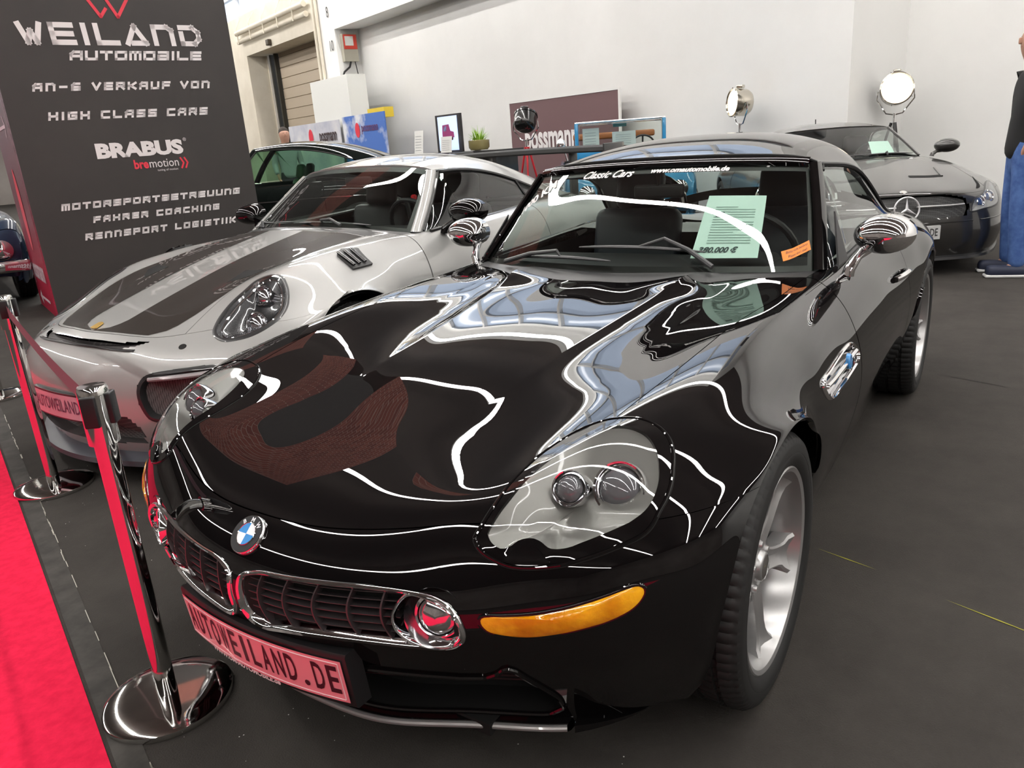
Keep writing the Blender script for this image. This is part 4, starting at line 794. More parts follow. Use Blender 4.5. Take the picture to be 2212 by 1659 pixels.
# ================================================================ silver coupe with dark stripes
PO = [
[(0.93,0,0.13),(0.92,0.15,0.13),(0.89,0.3,0.13),(0.84,0.45,0.13),(0.77,0.58,0.13),(0.69,0.7,0.135),(0.6,0.78,0.14),(0.5,0.84,0.16),(0.43,0.87,0.19),(0.395,0.885,0.22),(0.385,0.89,0.24)],
[(0.97,0,0.25),(0.965,0.15,0.25),(0.94,0.3,0.25),(0.9,0.45,0.25),(0.84,0.58,0.25),(0.76,0.7,0.25),(0.66,0.79,0.26),(0.54,0.86,0.27),(0.45,0.895,0.29),(0.385,0.91,0.31),(0.375,0.913,0.32)],
[(0.985,0,0.38),(0.98,0.15,0.38),(0.96,0.3,0.38),(0.92,0.45,0.38),(0.865,0.58,0.38),(0.79,0.7,0.38),(0.69,0.79,0.39),(0.56,0.87,0.4),(0.45,0.91,0.41),(0.37,0.925,0.42),(0.36,0.928,0.43)],
[(0.965,0,0.5),(0.96,0.15,0.5),(0.94,0.3,0.5),(0.9,0.45,0.5),(0.845,0.57,0.505),(0.77,0.68,0.51),(0.67,0.78,0.515),(0.545,0.865,0.52),(0.43,0.915,0.53),(0.335,0.935,0.54),(0.325,0.937,0.55)],
[(0.9,0,0.585),(0.895,0.15,0.585),(0.88,0.3,0.58),(0.845,0.44,0.58),(0.78,0.55,0.58),(0.71,0.65,0.585),(0.61,0.76,0.595),(0.49,0.86,0.6),(0.37,0.92,0.62),(0.26,0.94,0.64),(0.25,0.94,0.645)],
[(0.8,0,0.645),(0.79,0.15,0.645),(0.77,0.28,0.64),(0.73,0.42,0.635),(0.66,0.52,0.64),(0.58,0.62,0.65),(0.49,0.73,0.66),(0.4,0.84,0.66),(0.28,0.91,0.67),(0.15,0.935,0.7),(0.14,0.935,0.705)],
[(0.6,0,0.71),(0.59,0.15,0.71),(0.57,0.28,0.705),(0.54,0.4,0.71),(0.48,0.5,0.726),(0.42,0.6,0.738),(0.34,0.71,0.735),(0.26,0.82,0.72),(0.16,0.9,0.71),(0.04,0.93,0.72),(0.02,0.93,0.72)],
[(0.35,0,0.78),(0.34,0.15,0.78),(0.33,0.28,0.775),(0.31,0.39,0.78),(0.27,0.49,0.802),(0.23,0.59,0.821),(0.17,0.7,0.81),(0.1,0.81,0.78),(0.02,0.89,0.74),(-0.08,0.93,0.71),(-0.1,0.93,0.7)],
[(0.08,0,0.846),(0.08,0.15,0.846),(0.07,0.28,0.841),(0.05,0.39,0.841),(0.02,0.49,0.8456),(-0.02,0.6,0.8608),(-0.06,0.7,0.845),(-0.11,0.8,0.8),(-0.17,0.89,0.73),(-0.24,0.93,0.63),(-0.25,0.93,0.61)],
[(-0.2,0,0.905),(-0.2,0.15,0.903),(-0.2,0.29,0.898),(-0.21,0.4,0.892),(-0.22,0.51,0.878),(-0.25,0.62,0.879),(-0.27,0.71,0.858),(-0.3,0.8,0.81),(-0.33,0.885,0.72),(-0.355,0.92,0.5),(-0.355,0.92,0.44)],
[(-0.42,0,0.945),(-0.43,0.15,0.943),(-0.45,0.3,0.935),(-0.48,0.42,0.925),(-0.51,0.53,0.903),(-0.54,0.64,0.887),(-0.53,0.72,0.865),(-0.5,0.8,0.82),(-0.46,0.88,0.71),(-0.42,0.91,0.45),(-0.385,0.88,0.28)],
[(-0.52,0,0.95),(-0.53,0.15,0.948),(-0.56,0.3,0.94),(-0.6,0.43,0.93),(-0.65,0.55,0.912),(-0.72,0.68,0.891),(-0.72,0.75,0.875),(-0.72,0.82,0.82),(-0.72,0.885,0.7),(-0.7,0.9,0.45),(-0.66,0.85,0.2)],
[(-1.1,0,0.9),(-1.1,0.15,0.9),(-1.1,0.3,0.9),(-1.1,0.45,0.9),(-1.1,0.58,0.905),(-1.1,0.71,0.905),(-1.1,0.78,0.893),(-1.1,0.845,0.82),(-1.1,0.89,0.7),(-1.1,0.905,0.45),(-1.1,0.86,0.2)],
[(-1.6,0,0.92),(-1.6,0.15,0.92),(-1.6,0.3,0.92),(-1.6,0.45,0.92),(-1.6,0.58,0.92),(-1.6,0.71,0.925),(-1.6,0.79,0.91),(-1.6,0.865,0.83),(-1.6,0.905,0.7),(-1.6,0.91,0.45),(-1.6,0.86,0.2)],
[(-1.95,0,0.93),(-1.95,0.15,0.93),(-1.95,0.3,0.93),(-1.95,0.45,0.93),(-1.95,0.58,0.935),(-1.95,0.7,0.94),(-1.95,0.81,0.925),(-1.95,0.9,0.84),(-1.98,0.935,0.7),(-2.03,0.93,0.45),(-2.05,0.88,0.24)],
[(-2.2,0,0.93),(-2.2,0.15,0.93),(-2.2,0.3,0.93),(-2.2,0.45,0.93),(-2.2,0.57,0.935),(-2.2,0.69,0.94),(-2.2,0.82,0.925),(-2.2,0.91,0.85),(-2.21,0.94,0.76),(-2.21,0.94,0.65),(-2.2,0.935,0.58)],
[(-2.45,0,0.92),(-2.45,0.15,0.92),(-2.45,0.3,0.92),(-2.45,0.44,0.92),(-2.45,0.56,0.925),(-2.45,0.68,0.93),(-2.45,0.81,0.92),(-2.45,0.91,0.85),(-2.45,0.94,0.78),(-2.45,0.94,0.72),(-2.45,0.94,0.7)],
[(-2.7,0,0.9),(-2.7,0.15,0.9),(-2.7,0.29,0.9),(-2.7,0.43,0.9),(-2.7,0.55,0.9),(-2.7,0.66,0.905),(-2.7,0.79,0.895),(-2.7,0.89,0.83),(-2.71,0.93,0.74),(-2.72,0.93,0.64),(-2.72,0.925,0.58)],
[(-3,0,0.87),(-3,0.15,0.87),(-3,0.28,0.87),(-3,0.41,0.87),(-3,0.53,0.87),(-2.99,0.63,0.87),(-2.98,0.74,0.86),(-2.96,0.84,0.79),(-2.93,0.89,0.68),(-2.88,0.89,0.45),(-2.86,0.86,0.3)],
[(-3.35,0,0.8),(-3.35,0.15,0.8),(-3.34,0.27,0.8),(-3.33,0.39,0.8),(-3.31,0.5,0.8),(-3.28,0.59,0.8),(-3.24,0.68,0.79),(-3.18,0.76,0.74),(-3.12,0.81,0.62),(-3.1,0.82,0.45),(-3.1,0.8,0.3)],
[(-3.5,0,0.5),(-3.5,0.15,0.5),(-3.49,0.27,0.5),(-3.47,0.39,0.5),(-3.44,0.5,0.5),(-3.4,0.59,0.5),(-3.35,0.66,0.5),(-3.28,0.73,0.5),(-3.22,0.76,0.48),(-3.2,0.77,0.4),(-3.2,0.76,0.3)],
]
M_silver = mat('silver_paint', (.36,.36,.35), .38, .25, 1., coat_rough=.0)
M_stripe = mat('stripe_grey', (.030,.025,.022), .4, 0, 1., .1, coat_rough=.0)
M_satin = mat('satin_black', (.02,.02,.021), .35, 0, .3)
def mesh_mat(name, c1=(.02,.02,.02), c2=(.14,.13,.13), scale=160):
    m = mat(name, c1, .5); N, L, b = nt(m); tc = N.new('ShaderNodeTexCoord'); v = N.new('ShaderNodeTexVoronoi'); v.feature = 'DISTANCE_TO_EDGE'; v.inputs['Scale'].default_value = scale; v.inputs['Randomness'].default_value = 0.0
    r = N.new('ShaderNodeValToRGB'); r.color_ramp.elements[0].position = .10; r.color_ramp.elements[1].position = .16; r.color_ramp.elements[0].color = (*c2, 1); r.color_ramp.elements[1].color = (*c1, 1)
    L.new(tc.outputs['Object'], v.inputs['Vector']); L.new(v.outputs['Distance'], r.inputs['Fac']); L.new(r.outputs['Color'], b.inputs['Base Color']); return m
def po_build():
    S = Surf(PO); S.sign = 1. if S.nrm([8.],[1.])[0][2] > 0 else -1.
    P = M_silver
    car = empty('coupe', (-.948,-2.243,0), .0045, 'silver rear-engined coupe with dark bonnet stripes, left of the black roadster', 'car')
    HL = [(4.74,5.10),(5.35,4.78),(5.97,4.70),(6.42,4.76),(6.85,4.75),(7.05,5.1),(6.96,5.66),(6.48,6.27),(5.81,6.77),(5.18,6.93),(4.63,6.73),(4.30,6.39),(4.21,6.00),(4.28,5.62)]
    hl = resample(smooth_loop(HL), 90); hli = inset_loop(S, hl, .018); hlm = inset_loop(S, hl, .012)
    INT = [(2.93,3.33),(3.17,3.65),(3.25,4.4),(3.25,5.45),(3.1,6.2),(2.6,6.6),(1.9,6.3),(1.51,5.4),(1.45,4.3),(1.51,3.55),(1.9,3.3),(2.5,3.2)]
    inn = resample(smooth_loop(INT), 90)
    LOW = resample(np.array([(1.65,-2.7),(1.65,0),(1.65,2.7),(1.2,3.0),(.55,2.9),(.5,0),(.55,-2.9),(1.2,-3.0)]), 90)
    SLOT = resample(smooth_loop([(4.78,-2.9),(4.66,-2.27),(4.62,-.41),(4.62,1.0),(4.66,2.0),(4.80,2.9),(4.55,2.6),(4.36,2.0),(4.28,1.0),(4.28,-.53),(4.34,-2.0),(4.5,-2.6)]), 90)
    DU = np.array([(7.14,2.58),(7.70,2.38),(7.66,3.64),(7.37,3.47)]); LV = resample(np.array([(8.75,5.35),(9.05,5.75),(8.62,7.15),(7.95,7.1),(8.40,5.75)]), 40)
    H = [hlm, mirv(hlm), inn, mirv(inn), LOW, SLOT]
    panel(S, 'front_bumper', 0, 5, -10, 10, P, car, 14, 10, holes=H, flange=.012)
    panel(S, 'hood', 5, 10, -4, 4, P, car, 8, 8, eu=.02, ev=.03, holes=H, flange=.012)
    for s in (1, -1):
        a, b = (4, 10) if s > 0 else (-10, -4)
        panel(S, 'fender', 5, 10.6, a, b, P, car, 12, 10, eu=.015, holes=H, flange=.012)
        a, b = (5, 10) if s > 0 else (-10, -5)
        panel(S, 'door', 10.6, 13.6, a, b, P, car, 8, 8, eu=.015, flange=.012)
        panel(S, 'rear_quarter', 13.6, 19.9, a, b, P, car, 6, 8, flange=.012)
        arch_liner(car, 0, s*.60, s*.915, .365); arch_liner(car, -2.457, s*.60, s*.925, .37)
    panel(S, 'cowl', 10, 11, -5, 5, M_satin, car, 6, 6, flange=0)
    panel(S, 'rear_deck', 14.5, 20, -5, 5, P, car, 4, 4, flange=0)
    b = MB(); b.box((-1.23,0,.17),(1.95,1.6,.1)); b.box((-3.1,0,.25),(.6,1.4,.12)); b.box((.35,0,.14),(.75,1.1,.03)); b.build('underbody', M_dark, car, smooth=False)
    # stripes: dark bands with a silver centre
    def strip(name, rows, off, m):
        G = []
        for u, v0, v1 in rows: G.append(S.off_pts(np.full(14, u), np.linspace(v0, v1, 14), np.full(14, off)))
        return MB().grid(G).build(name, m, car)
    us = np.linspace(5.08, 9.93, 30)
    for s in (1, -1):
        rows = []
        for u in us:
            inner = np.interp(u, [5.08,5.18,5.3,5.6,10], [.02,.45,.75,.92,.95]); outer = np.interp(u, [5.08,5.3,5.8,6.4,7.2,10], [2.6,3.2,3.6,3.85,3.94,3.94]); rows.append((u, s*inner, s*outer))
        strip('hood_stripe', rows, .0012, M_stripe)
    # headlights
    Mb = mat('lamp_inside_dark', (.03,.03,.032), .25, .3, 1.)
    for s in (1, -1):
        A = hl if s > 0 else mirv(hl); B = hli if s > 0 else mirv(hli)
        rim = ring_uv(S, 'headlight', A, B, M_satin, car, off=.001, offi=.004, depth=.02)
        if s < 0: rim.data.flip_normals()
        patch_uv(S, 'lens', B, M_clear, rim, off=.004, off_c=.012, rings=8)
        patch_uv(S, 'lamp_bowl', B, Mb, rim, off=-.004, off_c=-.06, rings=8)
        for (u, v) in ((6.35, 5.45), (5.25, 6.0)):
            p = Vector(S.pts([u], [s*v])[0]); n = Vector(S.nrm([u], [s*v])[0])*S.sign; M0 = axis_M(p-n*.028, (.75, s*.2, .55)); q = MB()
            q.lathe([(.048,-.02),(.050,.002),(.044,.004),(.038,-.004)], M0, 28); q.lathe([(0,.014),(.015,.012),(.028,.006),(.037,-.004)], M0, 24); q.build('projector', mat('lamp_chrome', (.7,.7,.72), .1, 1.), rim)
        q = []
        for t in np.linspace(0, 1, 60, endpoint=False):
            q.append(t)
        R2 = inset_loop(S, B, .016); MB().tube(list(S.off_pts(R2[:,0], R2[:,1], np.full(len(R2), -.014))), .006, 6, closed=True).build('lamp_ring', M_chrome, rim)
    # bumper openings
    Mm = mesh_mat('honeycomb_mesh')
    for s in (1, -1):
        A = inn if s > 0 else mirv(inn); r = ring_uv(S, 'side_intake', A, inset_loop(S, A, .016), M_satin, car, off=.004, depth=.04)
        if s < 0: r.data.flip_normals()
        patch_uv(S, 'intake_mesh', A, Mm, r, off=-.03, off_c=-.07, rings=6)
        q = S.off_pts(np.full(14, 2.95), s*np.linspace(3.6, 6.1, 14), np.full(14, -.004)); MB().tube(list(q), .016, 8, flat=.7).build('running_lamp', mat('drl', (.55,.5,.52), .15, .4, 1.), r)
        p = Vector(S.pts([4.35],[s*4.35])[0]); n = Vector(S.nrm([4.35],[s*4.35])[0])*S.sign; MB().lathe([(0,.002),(.016,.002),(.019,-.004)], axis_M(p, n), 20).build('washer_nozzle', M_dark, car)
    P0 = S.pts(LOW[:,0], LOW[:,1]); low = MB(); low.grid([np.vstack([P0, P0[:1]]), np.vstack([P0, P0[:1]])-np.array([.06,0,0])]); c0 = P0-np.array([.06,0,0]); low.add(list(c0)+[tuple(c0.mean(0))], [(i, (i+1) % 90, 90) for i in range(90)]); low.build('lower_mesh', Mm, car, smooth=False)
    patch_uv(S, 'hood_slot', SLOT, mesh_mat('fine_mesh', scale=260), car, off=-.012, off_c=-.03, rings=4)
    MB().tube(list(S.off_pts(np.full(40, 4.30), np.linspace(-2.7, 2.7, 40), np.full(40, .0))), .010, 8, flat=.5).build('slot_trim', M_satin, car)
    for s in (1, -1):
        D = DU if s > 0 else mirv(DU); d_ = patch_uv(S, 'hood_duct', resample(D, 40), M_dark, car, off=.002, rings=3)
        pass
        Lq = LV if s > 0 else mirv(LV); lv = patch_uv(S, 'fender_louvre', Lq, M_satin, car, off=.012, rings=4, depth=.014)
        for k in range(3):
            u0 = 8.2+.2*k; q = S.off_pts(np.linspace(u0+.25, u0-.1, 8), s*np.linspace(5.75, 6.95, 8), np.full(8, .018)); MB().tube(list(q), .010, 6, flat=.5).build('louvre_blade', M_black, lv)
    # splitter
    vv = np.linspace(-6.3, 6.3, 70); c = S.pts(np.full(70, .0), vv); o = np.array([[.055, 0, 0]])*np.linspace(1, 1, 70)[:,None]; G = [c+np.array([-.03,0,.02]), c+np.array([.0,0,.012])+o*.6, c+o+np.array([.02,0,-.004]), c+o+np.array([.018,0,-.03]), c+np.array([-.05,0,-.034])]
    MB().grid(G).build('splitter', mat('splitter_grey', (.07,.075,.09), .45), car)
    # plate
    Mpl = mat('plate_pink2', (.62,.36,.42), .35, 0, .3); pm = lambda X, Y, Z: (.995-.35*X*X+Z, X, .355+Y)
    ys = np.linspace(-.26, .26, 20); hb = MB(); hb.grid([[(pm(y, z, d)) for y in ys] for z, d in ((-.062,-.03),(-.062,.01),(.062,.01),(.062,-.03))]); hold = hb.build('plate_holder', M_satin, car)
    MB().grid([[pm(y, z, .012) for y in ys] for z in (-.055, .055)]).build('number_plate', Mpl, hold)
    put_text('plate_letters', 'AUTOWEILAND.DE', None, None, None, mat('plate_letter2', (.16,.05,.09), .5), hold, size=.085, sx=.62, spacing=1.05, wrap=lambda x, y, z: pm(x, y, .0135), bold=.0005)
    # badge
    c = S.pts([5.25],[0])[0]; n = S.nrm([5.25],[0])[0]*S.sign; M0 = axis_M(Vector(c)+Vector(n)*.002, n); bq = MB(); bq.poly([M0 @ Vector((x, y, .002)) for x, y in ((-.030,.0),(-.022,.020),(.02,.024),(.024,.02),(.026,0),(.024,-.02),(.02,-.024),(-.022,-.020))], .003, n); bq.build('badge', mat('crest_gold', (.75,.48,.12), .3, .8), car)
    # ---- glasshouse
    WS = [[(-.525,0,.953),(-.535,.15,.951),(-.565,.30,.943),(-.61,.44,.93),(-.665,.57,.912),(-.725,.675,.893)],
          [(-.80,0,1.12),(-.806,.145,1.118),(-.825,.285,1.112),(-.86,.41,1.10),(-.90,.52,1.083),(-.935,.60,1.066)],
          [(-1.05,0,1.245),(-1.052,.135,1.244),(-1.06,.265,1.240),(-1.075,.38,1.232),(-1.09,.47,1.221),(-1.10,.525,1.207)]]
    W = Surf(WS); W.sign = 1. if W.nrm([1.],[1.])[0][0] > 0 else -1.
    U = np.linspace(0, 2, 17); Vv = np.linspace(-5, 5, 41)
    ws = mk('windscreen', W.grid(U, Vv).reshape(-1,3), [(i*41+j, i*41+j+1, (i+1)*41+j+1, (i+1)*41+j) for i in range(16) for j in range(40)], M_glass, car, True)
    bl = [(0,v) for v in np.linspace(-5,5,41)]+[(u,5) for u in np.linspace(.05,1.95,20)]+[(2,v) for v in np.linspace(5,-5,41)]+[(u,-5) for u in np.linspace(1.95,.05,20)]
    bi = np.array([(max(.09,min(1.82,u)), max(-4.7,min(4.7,v))) for u, v in bl], float); bl = np.array(bl, float); n_ = len(bl)
    mk('windscreen_border', np.concatenate([W.off_pts(bl[:,0], bl[:,1], np.full(n_, -.002)), W.off_pts(bi[:,0], bi[:,1], np.full(n_, -.002))]), [(i, (i+1) % n_, (i+1) % n_+n_, i+n_) for i in range(n_)], mat('frit', (.006,.006,.006), .3), ws, False)
    RT = [[(-1.065,0,1.255),(-1.067,.135,1.254),(-1.075,.265,1.250),(-1.09,.385,1.241),(-1.105,.48,1.228),(-1.12,.545,1.208)],
          [(-1.35,0,1.298),(-1.35,.14,1.296),(-1.35,.275,1.288),(-1.35,.40,1.270),(-1.35,.50,1.243),(-1.35,.575,1.205)],
          [(-1.7,0,1.288),(-1.7,.14,1.286),(-1.7,.275,1.277),(-1.7,.405,1.255),(-1.7,.52,1.215),(-1.7,.605,1.150)],
          [(-2.05,0,1.222),(-2.05,.14,1.219),(-2.05,.28,1.208),(-2.05,.42,1.18),(-2.05,.55,1.125),(-2.02,.655,1.045)],
          [(-2.4,0,1.115),(-2.4,.14,1.112),(-2.4,.28,1.10),(-2.4,.43,1.07),(-2.38,.575,1.015),(-2.30,.70,.955)],
          [(-2.8,0,.985),(-2.8,.14,.982),(-2.8,.28,.972),(-2.78,.43,.95),(-2.72,.60,.92),(-2.6,.74,.905)],
          [(-3.1,0,.89),(-3.1,.14,.888),(-3.1,.28,.88),(-3.08,.43,.872),(-3.0,.60,.87),(-2.9,.74,.87)]]
    Rf = Surf(RT); Rf.sign = 1. if Rf.nrm([2.],[1.])[0][2] > 0 else -1.
    panel(Rf, 'roof', 0, 6, -5, 5, P, car, 8, 8, flange=.02)
    for s in (1, -1):
        MB().grid([Rf.off_pts(np.full(10, u), s*np.linspace(.95, 2.95, 10), np.full(10, .0012)) for u in np.linspace(.03, 3.0, 20)]).build('roof_stripe', M_stripe, car)
        q = W.pts(np.linspace(-.0, 2, 12), np.full(12, s*5.)); G = [q+np.array([dx, s*dy, dz]) for dx, dy, dz in ((.008,-.008,.002),(.014,.004,.006),(.004,.024,.004),(-.03,.036,0),(-.06,.03,-.01))]; MB().grid(G).build('windscreen_pillar', P, car)
        top = np.vstack([W.pts(np.linspace(.04, 2, 12), np.full(12, s*5.))+np.array([-.055, s*.026, -.006]), Rf.pts(np.linspace(0, 4.3, 30), np.full(30, s*5.))+np.array([0, s*.004, -.012])]); n2 = len(top)
        t = np.linspace(0,1,n2); bot = np.stack([np.interp(t, [0,.3,1], [-.80,-1.2,-2.42]), s*np.interp(t, [0,.3,1], [.742,.745,.735]), np.interp(t, [0,.3,1], [.893,.905,.945])], 1)
        MB().grid([bot*(1-a)+top*a+np.array([0, s*.014*math.sin(math.pi*a), 0]) for a in np.linspace(0, 1, 8)]).build('side_window', M_glass, car)
        MB().tube(list(top+np.array([0,s*.006,0])), .010, 6).build('window_seal', M_satin, car); MB().tube(list(bot+np.array([0,s*.006,0])), .010, 6).build('belt_trim', M_satin, car)
        k = 29; MB().tube([tuple(bot[k]), tuple((bot[k]+top[k])/2+np.array([.03,s*.015,0])), tuple(top[k]+np.array([.0,s*.004,0]))], .016, 6, flat=.5).build('centre_pillar', M_satin, car)
        mirror_housing(car, (-.93, s*.925, .985), (.10,.115,.070), M_black, s, (-.86, s*.80, .885), .020, M_black)
    # wing
    wg = MB(); prof = [(.0,.0),(.02,.026),(.10,.036),(.2,.038),(.32,.022),(.36,.0),(.2,.0),(.08,-.012),(.01,-.012)]
    wg.grid([[(-2.98-px_, y, 1.213+pz+.012*math.cos(y*1.6)) for px_, pz in prof+prof[:1]] for y in np.linspace(-.74,.74,24)]); w_ = wg.build('rear_wing', mat('wing_black', (.012,.012,.012), .75), car)
    for s in (1,-1):
        MB().rbox((-3.15, s*.75, 1.19), (.36,.015,.16), .006).build('end_plate', M_satin, w_); MB().rbox((-3.08, s*.42, 1.03), (.12,.02,.38), .006).build('wing_strut', M_satin, w_)
    interior_tub(car, -2.3, -.72, .68, .2, .88)
    for s in (1, -1): seat(car, -1.50, s*.36, None, .5, h=.62, z0=.36)
    d = MB(); d.rbox((-.86,0,.84),(.36,1.3,.12),.05); d.build('dashboard', mat('cabin_black', (.012,.012,.013), .8), car)
    steering_wheel(car, (-1.12,.37,.87)); MB().tube([(-1.13,.37-.012,1.052),(-1.13,.37+.012,1.052)], .016, 6).build('wheel_mark', mat('mark_red', (.7,.02,.03), .5), car)
    mrr = MB(); mrr.rbox((-1.05,0,1.165),(.025,.22,.055),.02); mrr.build('rear_view_mirror', M_satin, car)
    wiper(car, (-.60,-.42,.935), tuple(W.off_pts([.1],[-3.],[.02])[0]), tuple(W.off_pts([.05],[-4.3],[.014])[0]), tuple(W.off_pts([.05],[.6],[.014])[0]))
    wiper(car, (-.555,.30,.955), tuple(W.off_pts([.1],[1.],[.02])[0]), tuple(W.off_pts([.08],[-1.6],[.014])[0]), tuple(W.off_pts([.05],[3.2],[.014])[0]))
    make_wheel(car, (0,.79,.33), 1, R=.33, Rr=.25, style='dark', paint=M_satin); make_wheel(car, (0,-.79,.33), -1, R=.33, Rr=.25, style='dark', paint=M_satin)
    make_wheel(car, (-2.457,.78,.345), 1, R=.345, Rr=.262, W=.30, style='dark', paint=M_satin); make_wheel(car, (-2.457,-.78,.345), -1, R=.345, Rr=.262, W=.30, style='dark', paint=M_satin)
po_build()
# ================================================================ black coupe at the right
ME = [
[(.92,0,.15),(.915,.2,.15),(.89,.4,.15),(.84,.58,.15),(.75,.74,.16),(.60,.86,.18),(.46,.93,.22),(.37,.945,.28)],
[(.96,0,.3),(.955,.2,.3),(.93,.4,.3),(.88,.58,.3),(.79,.74,.3),(.64,.88,.31),(.47,.95,.33),(.36,.965,.38)],
[(.955,0,.45),(.95,.2,.45),(.925,.4,.45),(.87,.58,.45),(.78,.74,.45),(.63,.88,.46),(.45,.96,.48),(.335,.975,.52)],
[(.935,0,.53),(.93,.2,.53),(.905,.4,.53),(.85,.58,.54),(.75,.74,.545),(.60,.88,.56),(.42,.955,.58),(.28,.98,.62)],
[(.88,0,.66),(.875,.2,.66),(.845,.4,.655),(.78,.58,.65),(.67,.74,.655),(.52,.87,.66),(.34,.95,.68),(.18,.975,.70)],
[(.82,0,.705),(.81,.2,.705),(.77,.4,.70),(.69,.57,.70),(.55,.72,.715),(.39,.86,.715),(.2,.945,.715),(.06,.97,.725)],
[(.45,0,.785),(.44,.2,.785),(.41,.4,.78),(.36,.56,.79),(.26,.71,.79),(.14,.85,.77),(0,.945,.735),(-.08,.965,.72)],
[(0,0,.85),(0,.2,.85),(-.01,.4,.845),(-.03,.57,.85),(-.08,.71,.85),(-.14,.84,.82),(-.22,.94,.70),(-.27,.95,.62)],
[(-.4,0,.90),(-.4,.2,.90),(-.4,.4,.895),(-.42,.57,.89),(-.44,.70,.885),(-.46,.82,.85),(-.42,.925,.65),(-.37,.94,.42)],
[(-.56,0,.92),(-.57,.2,.92),(-.61,.4,.915),(-.66,.57,.91),(-.72,.69,.905),(-.72,.81,.86),(-.70,.92,.65),(-.62,.90,.22)],
[(-1.3,0,.90),(-1.3,.2,.90),(-1.3,.4,.90),(-1.3,.56,.90),(-1.3,.70,.92),(-1.3,.82,.86),(-1.3,.92,.65),(-1.3,.88,.2)],
[(-1.9,0,.92),(-1.9,.2,.92),(-1.9,.4,.92),(-1.9,.56,.92),(-1.9,.71,.935),(-1.9,.84,.87),(-1.93,.95,.68),(-2.0,.92,.22)],
[(-2.3,0,.93),(-2.3,.2,.93),(-2.3,.4,.93),(-2.3,.56,.93),(-2.3,.70,.935),(-2.3,.85,.88),(-2.32,.975,.72),(-2.34,.97,.64)],
[(-2.6,0,.93),(-2.6,.2,.93),(-2.6,.4,.93),(-2.6,.55,.93),(-2.6,.69,.93),(-2.6,.85,.88),(-2.6,.975,.75),(-2.6,.975,.70)],
[(-2.9,0,.91),(-2.9,.2,.91),(-2.9,.4,.91),(-2.9,.54,.91),(-2.9,.67,.91),(-2.9,.83,.86),(-2.88,.96,.70),(-2.86,.95,.55)],
[(-3.3,0,.88),(-3.3,.2,.88),(-3.3,.38,.88),(-3.3,.52,.88),(-3.3,.64,.88),(-3.28,.78,.82),(-3.22,.90,.62),(-3.18,.88,.3)],
[(-3.6,0,.82),(-3.6,.2,.82),(-3.58,.36,.82),(-3.55,.5,.82),(-3.5,.6,.82),(-3.44,.72,.76),(-3.36,.82,.6),(-3.32,.82,.35)],
[(-3.66,0,.5),(-3.66,.2,.5),(-3.64,.36,.5),(-3.61,.5,.5),(-3.56,.6,.5),(-3.5,.7,.5),(-3.42,.78,.5),(-3.38,.79,.4)],
]
def glasshouse(car, WS, RT, P, belt, roof_u=None, glass=None, names=('windscreen','roof')):
    """windscreen, roof, pillars, side glass from two control nets (6 columns each)"""
    G_ = glass or M_glass; W = Surf(WS); W.sign = 1. if W.nrm([1.],[1.])[0][0] > 0 else -1.; nc = W.off; U = np.linspace(0, W.nu-1, 13); Vv = np.linspace(-nc, nc, 41)
    ws = mk(names[0], W.grid(U, Vv).reshape(-1,3), [(i*41+j, i*41+j+1, (i+1)*41+j+1, (i+1)*41+j) for i in range(12) for j in range(40)], G_, car, True)
    Rf = Surf(RT); Rf.sign = 1. if Rf.nrm([1.],[1.])[0][2] > 0 else -1.; panel(Rf, names[1], 0, Rf.nu-1, -Rf.off, Rf.off, P, car, 6, 6, flange=.02)
    for s in (1, -1):
        q = W.pts(np.linspace(0, W.nu-1, 12), np.full(12, s*float(nc))); MB().grid([q+np.array([dx, s*dy, dz]) for dx, dy, dz in ((.006,-.01,.002),(.012,.004,.006),(.002,.024,.004),(-.03,.034,0),(-.06,.03,-.01))]).build('windscreen_pillar', P, car)
        top = np.vstack([q+np.array([-.055, s*.024, -.006]), Rf.pts(np.linspace(0, roof_u, 24), np.full(24, s*float(Rf.off)))+np.array([0, s*.004, -.012])]); n2 = len(top); t = np.linspace(0,1,n2)
        bot = np.stack([np.interp(t, [0,.3,1], [belt[0][0],belt[1][0],belt[2][0]]), s*np.interp(t, [0,.3,1], [belt[0][1],belt[1][1],belt[2][1]]), np.interp(t, [0,.3,1], [belt[0][2],belt[1][2],belt[2][2]])], 1)
        MB().grid([bot*(1-a)+top*a for a in np.linspace(0, 1, 6)]).build('side_window', G_, car); MB().tube(list(top+np.array([0,s*.005,0])), .010, 6).build('window_seal', M_satin, car)
    return W, ws, Rf
